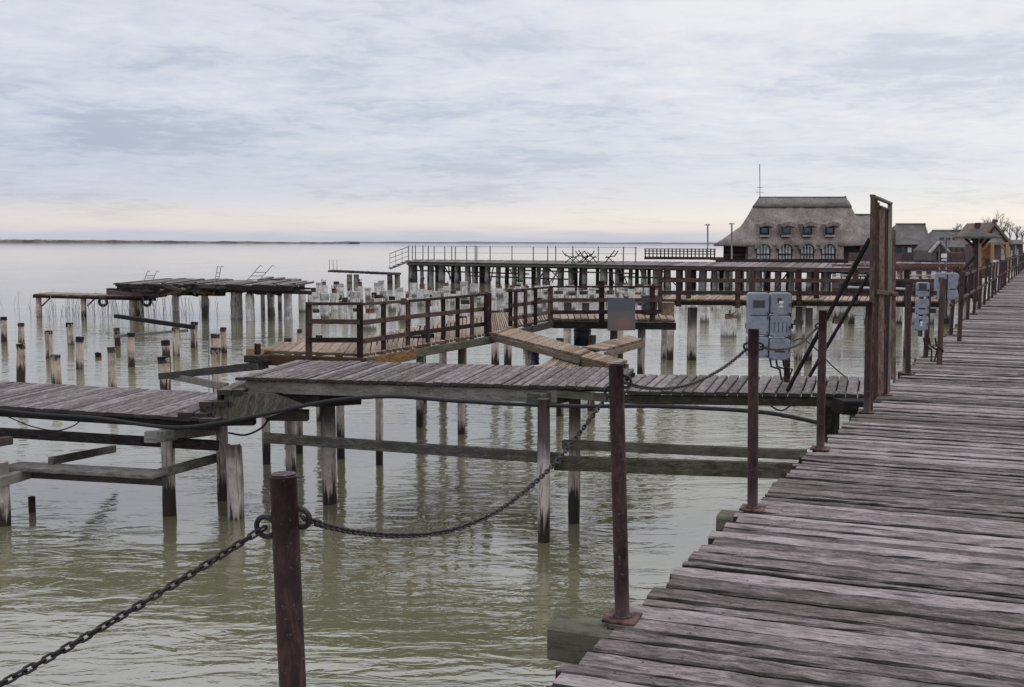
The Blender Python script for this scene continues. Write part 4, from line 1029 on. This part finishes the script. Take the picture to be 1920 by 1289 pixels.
mb = MB(); loft2(mb, [(1422, 1587, 372, -.45), (1417, 1592, 379, -1.05), (1410, 1598, 388, -1.75), (1411, 1597, 389, -1.6)], n=22, jit=.04); mb.build('ridge_thatch', M['thatchr'], rf)
mb = MB(); mb.tube([Pd(1423, 373, 0)+Vector((0, 0, .02)), Pd(1586, 373, 0)+Vector((0, 0, .02))], .22, 8, .5); mb.build('ridge_cap', M['thatchd'], rf)
mb = MB(); mb.beam(Pd(1422, 379, 0), Pd(1426, 370, 0), .25, .2, up=Vector((0, 1, 0))); mb.beam(Pd(1588, 379, 0), Pd(1584, 368, 0), .2, .2, up=Vector((0, 1, 0))); mb.build('finial', M['thatchd'], rf)
# dark timber body
mb = MB(); a, b = Pd(1356, 486, -4.4), Pd(1612, 486, -4.4); zt = Pd(1400, 458, -4.4).z
mb.prism([a, b, Vector((b.x, b.y, zt)), Vector((a.x, a.y, zt))], (2.3, 8.6, 0)); mb.build('wall', M['darkbeam'], hs)
mb = MB()
for i in range(5): mb.beam(Pd(1357, 464+i*5, -4.5), Pd(1404, 464+i*5, -4.5), .1, .16)
mb.build('veranda_rail', M['rail'], hs)
# thatch apron between the arched windows
awx = [1431, 1472, 1513, 1553]
fy = -6.1
edges = [1403]+[v for x in awx for v in (x-13.5, x+13.5)]+[1582]
for k in range(0, len(edges), 2):
    l, r_ = edges[k], edges[k+1]; mb = MB()
    P = [Pd(l, 487, fy), Pd(r_, 487, fy), Pd(r_+(0 if k == 8 else 4), 456, fy+.6), Pd(l-(0 if k == 0 else 4), 456, fy+.6)]
    mb.prism(P, (0, 1.6, 0)); mb.build('thatch_apron', M['thatch'], hs)
mb = MB(); P = [Pd(1401, 460, fy+.45), Pd(1584, 460, fy+.45), Pd(1584, 447, fy+1.2), Pd(1401, 447, fy+1.2)]; mb.prism(P, (0, 1.6, 0)); mb.build('thatch_apron', M['thatch'], hs)
for x in awx:      # arched windows
    mb = MB(); N = 12
    pts = [Pd(x-13+26*0, 487, fy+.35)]
    out = [(x-12.5, 487)]+[(x-12.5*math.cos(math.pi*i/N), 467-9*math.sin(math.pi*i/N)) for i in range(N+1)]+[(x+12.5, 487)]
    mb.prism([Pd(px, py, fy+.3) for px, py in out][::-1], (0, .1, 0)); win = mb.build('window', M['palepane'], hs)
    mb = MB()
    for a, b in zip(out, out[1:]): mb.beam(Pd(*a, fy+.2), Pd(*b, fy+.2), .2, .09)
    mb.beam(Pd(x, 459, fy+.2), Pd(x, 487, fy+.2), .1, .08, up=Vector((0, 1, 0)))
    for u in (-5.5, 5.5): mb.beam(Pd(x+u, 463, fy+.22), Pd(x+u, 487, fy+.22), .08, .07, up=Vector((0, 1, 0)))
    mb.beam(Pd(x-11, 477, fy+.2), Pd(x+11, 477, fy+.2), .08, .12); mb.build('frame', M['darkbeam'], win)
    mb = MB(); hood = [(x-14-3*math.cos(0), 487)]
    arc = [(x-14.5*math.cos(math.pi*i/N), 467-11.5*math.sin(math.pi*i/N)) for i in range(N+1)]
    for a, b in zip(arc, arc[1:]): mb.beam(Pd(*a, fy+.25), Pd(*b, fy+.25), .9, .28)
    mb.build('hood', M['thatch'], win)
for x in (1433.5, 1474, 1514, 1556):      # dormers
    yb = 441; fd = -5.2
    mb = MB(); mb.prism([Pd(x-10, yb, fd), Pd(x+10, yb, fd), Pd(x+10, 422, fd), Pd(x-10, 422, fd)], (0, 2.2, 0)); dm = mb.build('dormer', M['thatch'], hs)
    mb = MB(); mb.prism([Pd(x-9, 440, fd-.05), Pd(x+9, 440, fd-.05), Pd(x+9, 425, fd-.05), Pd(x-9, 425, fd-.05)], (0, .04, 0)); pn = mb.build('frame', M['darkbeam'], dm)
    mb = MB(); mb.prism([Pd(x-5.5, 437, fd-.1), Pd(x+5.5, 437, fd-.1), Pd(x+5.5, 428, fd-.1), Pd(x-5.5, 428, fd-.1)], (0, .04, 0)); mb.build('pane', M['slate'], dm)
    mb = MB(); mb.beam(Pd(x-9, yb+2, fd-.1), Pd(x+9, yb+2, fd-.1), .3, .14); mb.build('sill', M['concrete'], dm)
    mb = MB(); arc = [(x+13*u, 424.5-4*math.cos(u*1.5)) for u in [-1+2*i/10 for i in range(11)]]
    for a, b in zip(arc, arc[1:]): mb.beam(Pd(*a, fd+1.1), Pd(*b, fd+1.1), 2.5, .42)
    mb.build('eyebrow_thatch', M['thatch'], dm)
ms = thing('radio_mast', 'thin radio mast rising from the left end of the thatched ridge', 'mast', Pd(1425, 373, 0))
mb = MB(); mb.tube([Pd(1425, 374, 0), Pd(1424.5, 308, 0)], .045, 6); mb.build('pole', M['galv'], ms)
mb = MB()
for y, l in ((352, .3), (361, .4)): p = Pd(1425, y, 0); mb.beam(p-Vector((l, 0, 0)), p+Vector((l, 0, 0)), .04, .04)
mb.build('aerial_arm', M['galv'], ms)
def lamp(x, yt, yb, D, label):
    b = PD(x, yb, D); th = thing('lamp_post', label, 'lamp post', b, 'street lamps by the thatched house'); t = PD(x, yt, D)
    mb = MB(); mb.tube([b, t], .07, 8); mb.build('pole', M['galv'], th)
    mb = MB(); mb.tube([t, t+Vector((0, 0, .12))], .38, 12, scales=[1, .5]); mb.build('lamp_head', M['galv'], th)
lamp(1327, 423, 486, 105, 'thin lamp post standing left of the thatched house')
lamp(1372, 421, 486, 104, 'thin lamp post in front of the left veranda of the thatched house')

def simple_house(label, D, wall, roof, wmat, rmat, wins=(), depth=8, chim=None, wf=None):
    """wall: (pxl,pxr,pyt,pyb); roof: polygon px list, extruded"""
    th = thing('roofed_house', label, 'house', PD((wall[0]+wall[1])/2, wall[3], D), 'houses behind the right-hand jetties')
    mb = MB(); mb.prism([PD(wall[0], wall[3], D), PD(wall[1], wall[3], D), PD(wall[1], wall[2], D), PD(wall[0], wall[2], D)], (0, depth, 0)); mb.build('wall', wmat, th)
    # roof: front eave -> ridge -> back eave, with flared ends
    (el, er, ye), (rl, rr, yr) = roof
    f0, f1 = PD(el, ye, D-.6), PD(er, ye, D-.6); r0, r1 = PD(rl, yr, D+depth/2), PD(rr, yr, D+depth/2)
    b0, b1 = f0+Vector((0, depth+1.2, 0)), f1+Vector((0, depth+1.2, 0))
    mb = MB(); nn_ = 8
    def strip(p, q, r, s_):
        for i in range(nn_):
            for k in range(5):
                def bl(u, v):
                    a = Vector(p).lerp(Vector(q), u); b = Vector(s_).lerp(Vector(r), u); c = a.lerp(b, v); c.z -= .35*math.sin(math.pi*v); return c
                mb.quad([bl(i/nn_, k/5), bl((i+1)/nn_, k/5), bl((i+1)/nn_, (k+1)/5), bl(i/nn_, (k+1)/5)], .5)
    strip(f0, f1, r1, r0); strip(b1, b0, r0, r1)
    strip(f1, b1, r1, r1); strip(b0, f0, r0, r0); mb.quad([f0, b0, b1, f1], .5)
    rf = mb.build('roof', rmat, th)
    mb = MB(); mb.tube([r0, r1], .15, 6); mb.build('ridge_cap', M['thatchd'], rf)
    for (l, r_, t, b, m_) in wins:
        mb = MB(); dd = D-(wf or .08); mb.prism([PD(l, b, dd), PD(r_, b, dd), PD(r_, t, dd), PD(l, t, dd)], (0, .06, 0)); o = mb.build('window', M[m_], th)
        mb = MB(); mb.beam(PD(l-.7, t, dd), PD(r_+.7, t, dd), .1, .08); mb.beam(PD(l-.7, b, dd), PD(r_+.7, b, dd), .12, .08); mb.build('frame', M['greybeam'], o)
    return th
simple_house('reddish steep roof half hidden behind the big thatched house', 135, (1600, 1668, 452, 488), ((1588, 1672, 455), (1602, 1648, 403)), M['purple'], M['thatch'], [(1640, 1650, 460, 472, 'glass')])
simple_house('dark thatched house between the gate frame and the long low roof', 120, (1672, 1745, 458, 486), ((1664, 1752, 459), (1680, 1735, 421)), M['slate'], M['thatchd'], [(1690, 1696, 464, 474, 'glass'), (1702, 1709, 464, 474, 'white'), (1722, 1729, 464, 474, 'glass')])
simple_house('long low roofed house with rows of small dark windows', 130, (1744, 1822, 464, 488), ((1738, 1830, 464), (1748, 1808, 433)), M['redpaint'], M['thatchd'],
             [(1762+i*11, 1769+i*11, 466, 474, 'glass') for i in range(5)]+[(1762+i*12, 1770+i*12, 446, 451, 'glass') for i in range(4)], wf=2.2)
th = thing('gable_hut', 'small pale-edged gable roof peeping up below the long low house', 'hut', PD(1762, 490, 85))
mb = MB(); mb.prism([PD(1748, 489, 85), PD(1776, 489, 85), PD(1776, 470, 85), PD(1761, 456, 85), PD(1748, 470, 85)], (0, 4, 0)); mb.build('wall', M['thatchd'], th)
mb = MB(); mb.beam(PD(1743, 474, 84.8), PD(1761, 453, 84.8), .5, .12); mb.beam(PD(1779, 473, 84.8), PD(1761, 453, 84.8), .5, .12); mb.build('verge_board', M['concrete'], th)
mb = MB(); mb.prism([PD(1757, 489, 84.9), PD(1766, 489, 84.9), PD(1766, 472, 84.9), PD(1757, 472, 84.9)], (0, .05, 0)); mb.build('door', M['darkbeam'], th)
th = thing('white_sign_post', 'small white box on a pole in front of the far huts', 'sign', PD(1770, 530, 45))
mb = MB(); mb.tube([PD(1761, 530, 45), PD(1761, 462, 45)], .03, 6); mb.tube([PD(1774, 530, 45), PD(1774, 450, 45)], .03, 6); mb.build('pole', M['galv'], th)
mb = MB(); mb.box(PD(1770, 480, 45), .22, .1, .17); mb.box(PD(1770, 488, 45), .2, .08, .06); mb.build('box', M['white'], th)

# lantern post with a small hipped roof
KD = 29.5
lp = thing('lantern_post', 'timber post with a small dark hipped roof hat and angled braces', 'lantern post', PD(1833, 566, KD))
mb = MB(); mb.beam(PD(1829, 566, KD), PD(1830, 440, KD), .13, .13, up=Vector((0, 1, 0)), segs=4, jit=.003); mb.build('post', M['rail'], lp)
mb = MB(); mb.beam(PD(1837, 566, KD-.15), PD(1837, 436, KD-.15), .07, .07, up=Vector((0, 1, 0)), segs=4, jit=.003); mb.build('post', M['gate'], lp)
mb = MB(); c = PD(1833, 444, KD); t = PD(1833, 427, KD); hw = .47
base_ = [c+Vector((sx*hw, sy*hw, 0)) for sx, sy in ((-1, -1), (1, -1), (1, 1), (-1, 1))]
mids = [t.lerp(c+Vector((sx*.25, sy*.25, 0)), .55)+Vector((sx*.05, sy*.05, 0)) for sx, sy in ((-1, -1), (1, -1), (1, 1), (-1, 1))]
for i in range(4):
    j = (i+1) % 4; mb.quad([base_[i], base_[j], mids[j], mids[i]]); mb.quad([mids[i], mids[j], t])
lowr = [p+Vector((0, 0, -.05)) for p in base_]
mb.quad(lowr[::-1])
for i in range(4): j = (i+1) % 4; mb.quad([lowr[i], lowr[j], base_[j], base_[i]])
rf = mb.build('roof', M['thatchd'], lp)
mb = MB(); mb.tube([PD(1833, 430, KD), PD(1833, 424, KD), PD(1833, 418, KD)], .085, 10, scales=[.7, 1, .8]); mb.build('finial', M['rail'], rf)
for sx in (-1, 1):
    mb = MB(); mb.beam(PD(1833, 470, KD), PD(1833+sx*24, 446, KD), .05, .06); mb.beam(PD(1833, 462, KD), Vector((PD(1833, 446, KD).x, KD+sx*.4, PD(1833, 446, KD).z)), .05, .05); mb.build('brace', M['rail'], lp)
mb = MB(); mb.beam(PD(1829, 480, KD), PD(1808, 505, KD-.3), .05, .05); mb.build('brace', M['rail'], lp)

# gate lodge with tan gable beyond
gl = thing('gable_shelter', 'tan gabled shelter with an orange door panel beside the boardwalk', 'shelter', PD(1868, 500, 48))
gd = 48
mb = MB()
for dy in (0,):
    a, tp, b = PD(1842, 446, gd), PD(1866, 417, gd), PD(1898, 455, gd)
    th_ = Vector((0, 0, -.14))
    mb.prism([a, tp, tp+th_, a+th_], (0, 3, 0)); mb.prism([tp, b, b+th_, tp+th_], (0, 3, 0))
rf = mb.build('roof', M['thatcht'], gl)
mb = MB(); mb.beam(PD(1866, 415, gd-.05), PD(1866, 415, gd+3.05), .22, .14); mb.build('ridge_cap', M['purple'], rf)
mb = MB(); mb.prism([PD(1850, 458, gd+.2), PD(1886, 458, gd+.2), PD(1866, 424, gd+.2)], (0, .1, 0)); mb.build('gable_wall', M['concrete'], gl)
for x in (1842, 1860, 1888):
    mb = MB(); mb.beam(PD(x, 522, gd), PD(x, 446 if x < 1860 else 455, gd), .14, .14, up=Vector((0, 1, 0))); mb.build('post', M['orange'], gl)
mb = MB(); mb.beam(PD(1842, 470, gd), PD(1854, 456, gd), .08, .08); mb.beam(PD(1888, 472, gd), PD(1874, 457, gd), .08, .08); mb.beam(PD(1842, 457, gd), PD(1890, 457, gd), .1, .1); mb.build('brace', M['yellowish'], gl)
mb = MB(); mb.prism([PD(1844, 482, gd+.3), PD(1858, 482, gd+.3), PD(1858, 456, gd+.3), PD(1844, 456, gd+.3)], (0, .05, 0)); mb.build('door_panel', M['orangepanel'], gl)
mb = MB(); mb.beam(PD(1838, 520, gd+.4), PD(1838, 485, gd+.4), .8, .3, up=Vector((0, 1, 0))); mb.build('wall', M['purple'], gl)
panel('white_board', 'upright white board at the boardwalk edge near the shelter', 'board', 1862, 1869, 488, 524, 44, .05, M['white'])
panel('red_board', 'upright dull red board right of the white one', 'board', 1872, 1879, 488, 522, 47, .05, M['redpaint'])
panel('green_bin', 'dark green bin below the white board', 'bin', 1860, 1868, 524, 545, 40, .2, M['green'])
# dark huts beyond
for i, (x0, x1, yt, yb, D, lb) in enumerate(((1880, 1891, 458, 510, 60, 'first dark plum hut right of the gabled shelter'), (1892, 1903, 457, 502, 75, 'second dark hut right of the shelter, farther along'), (1904, 1918, 457, 496, 95, 'farthest dark hut at the right edge'))):
    th = thing('dark_hut', lb, 'hut', PD((x0+x1)/2, yb, D), 'dark huts along the boardwalk')
    mb = MB(); mb.prism([PD(x0, yb, D), PD(x1, yb, D), PD(x1, yt, D), PD(x0, yt, D)], (0, 5, 0)); mb.build('wall', M['purple'] if i != 1 else M['slate'], th)
    mb = MB(); mb.prism([PD(x0-3, yt+1, D-.5), PD(x1+3, yt+1, D-.5), PD(x1-1, yt-7, D+2), PD(x0+1, yt-7, D+2)], (0, 4, 0)); mb.build('roof', M['thatchd'], th)
    mb = MB(); mb.beam(PD(x0, yb, D-.1), PD(x0, yt, D-.1), .12, .12, up=Vector((0, 1, 0))); mb.build('corner_post', M['concrete'], th)
    mb = MB(); mb.prism([PD(x0+3, yt+20, D-.05), PD(x1-3, yt+20, D-.05), PD(x1-3, yt+8, D-.05), PD(x0+3, yt+8, D-.05)], (0, .04, 0)); mb.build('window', M['glass'], th)
for i, (x, y0, y1, D) in enumerate(((1871, 545, 488, 37), (1885, 516, 478, 52), (1897, 505, 470, 66), (1908, 498, 468, 82))):
    mb = MB(); p = PD(x, y0, D); p.z = DECK; mb.tube([p, PD(x, y1, D)], .05, 8); tag(mb.build('pale_post', M['white'], origin=p), ['nearest thin white post on the far boardwalk edge, beside the red board', 'second thin white post, by the first plum hut', 'third thin white post, between two dark huts', 'farthest thin white post at the right edge'][i], 'post', 'thin white posts by the huts')
for i, (x0, x1, y0, y1, D) in enumerate(((1788, 1800, 500, 545, 27), (1803, 1812, 504, 552, 26), (1816, 1824, 500, 556, 25))):
    th = thing('slatted_screen', ['leftmost dark slatted screen left of the lantern post', 'middle dark slatted screen left of the lantern post', 'dark slatted screen right beside the lantern post'][i], 'screen', PD(x0, y1, D), 'dark screens by the lantern post')
    for k in range(4):
        xx = x0+(x1-x0)*k/3; mb = MB(); mb.beam(PD(xx, y1+4, D), PD(xx, y0+k % 2*4, D), .03, .04, up=Vector((0, 1, 0))); mb.build('slat', M['rail'], th)
    mb = MB(); mb.beam(PD(x0, y0+8, D-.05), PD(x1, y0+6, D-.05), .03, .06); mb.build('cross_rail', M['redrust'] if i == 1 else M['rail'], th)
# land under the houses and behind the boardwalk end
mb = MB(); mb.prism([(55, 152, -.4), (140, 152, -.4), (260, 420, -.4), (120, 420, -.4)], (0, 0, 1.4)); tag(mb.build('shore_ground', M['shore']), kind='structure')
# platform on which the thatched house stands
pf = thing('house_platform', 'dark deck on piles carrying the thatched house', 'platform', PD(1500, 487, 112))
a, b = PD(1342, 486, 111.5), PD(1690, 486, 111.5)
mb = MB(); planks(mb, a, b, b+Vector((6, 16, 0)), a+Vector((0, 16, 0)), wd=1, th=.15); mb.build('deck', M['darkbeam'], pf)
mb = MB(); mb.beam(a+Vector((0, 0, -.3)), b+Vector((0, 0, -.3)), .2, .35, segs=4); mb.build('fascia', M['rail'], pf)
for i in range(16):
    p = a.lerp(b, (i+.5)/16); mb = MB(); pile(mb, p.x, p.y+1, -.6, 1.4, .2, n=8, segs=2); mb.build('pile', M['farpile'], pf)
# bare trees
def tree(px, pyb, pyt, D, label, seed, n0=5):
    random.seed(seed); b = PD(px, pyb, D); hgt = PD(px, pyt, D).z-b.z
    th = thing('bare_tree', label, 'tree', b, 'bare trees at the right edge')
    mb = MB(); mb.tube([b, b+Vector((0, 0, hgt*.35)), b+Vector((U()*.3, 0, hgt*.6))], .11, 6, scales=[1.3, 1, .5]); mb.build('trunk', M['bark'], th)
    mb = MB()
    def br(p, d, l, r, k):
        q = p+d*l; mb.tube([p, p.lerp(q, .5)+Vector((U(), U(), U()))*l*.06, q], r, 4, .5, scales=[1, .8, .5])
        if k == 0: return
        for _ in range(3):
            d2 = (d+Vector((U()*.7, U()*.7, U(-.2, .5)))).normalized(); br(p.lerp(q, random.uniform(.5, 1)), d2, l*random.uniform(.55, .8), r*.6, k-1)
    for i in range(n0):
        br(b+Vector((0, 0, hgt*random.uniform(.2, .55))), Vector((U()*.55, U()*.55, 1)).normalized(), hgt*.28, .06, 3)
    mb.build('crown', M['bark'], th)
for i, (x, yt) in enumerate(((1787, 420), (1800, 424), (1846, 412), (1866, 404), (1880, 410), (1893, 416), (1905, 424), (1916, 430))):
    tree(x, 462, yt, 165+i*3, ['leftmost bare tree, faint above the long low roof', 'second faint bare tree above the long low roof', 'bare tree behind the left slope of the gabled shelter', 'tallest bare tree, right behind the shelter ridge', 'bare tree just right of the shelter ridge', 'third bare tree right of the shelter ridge', 'lower bare tree second from the right edge', 'lowest bare tree at the right edge'][i], 40+i)
# tidy helper properties
for o in sc.objects:
    if '_w' in o.keys(): del o['_w']
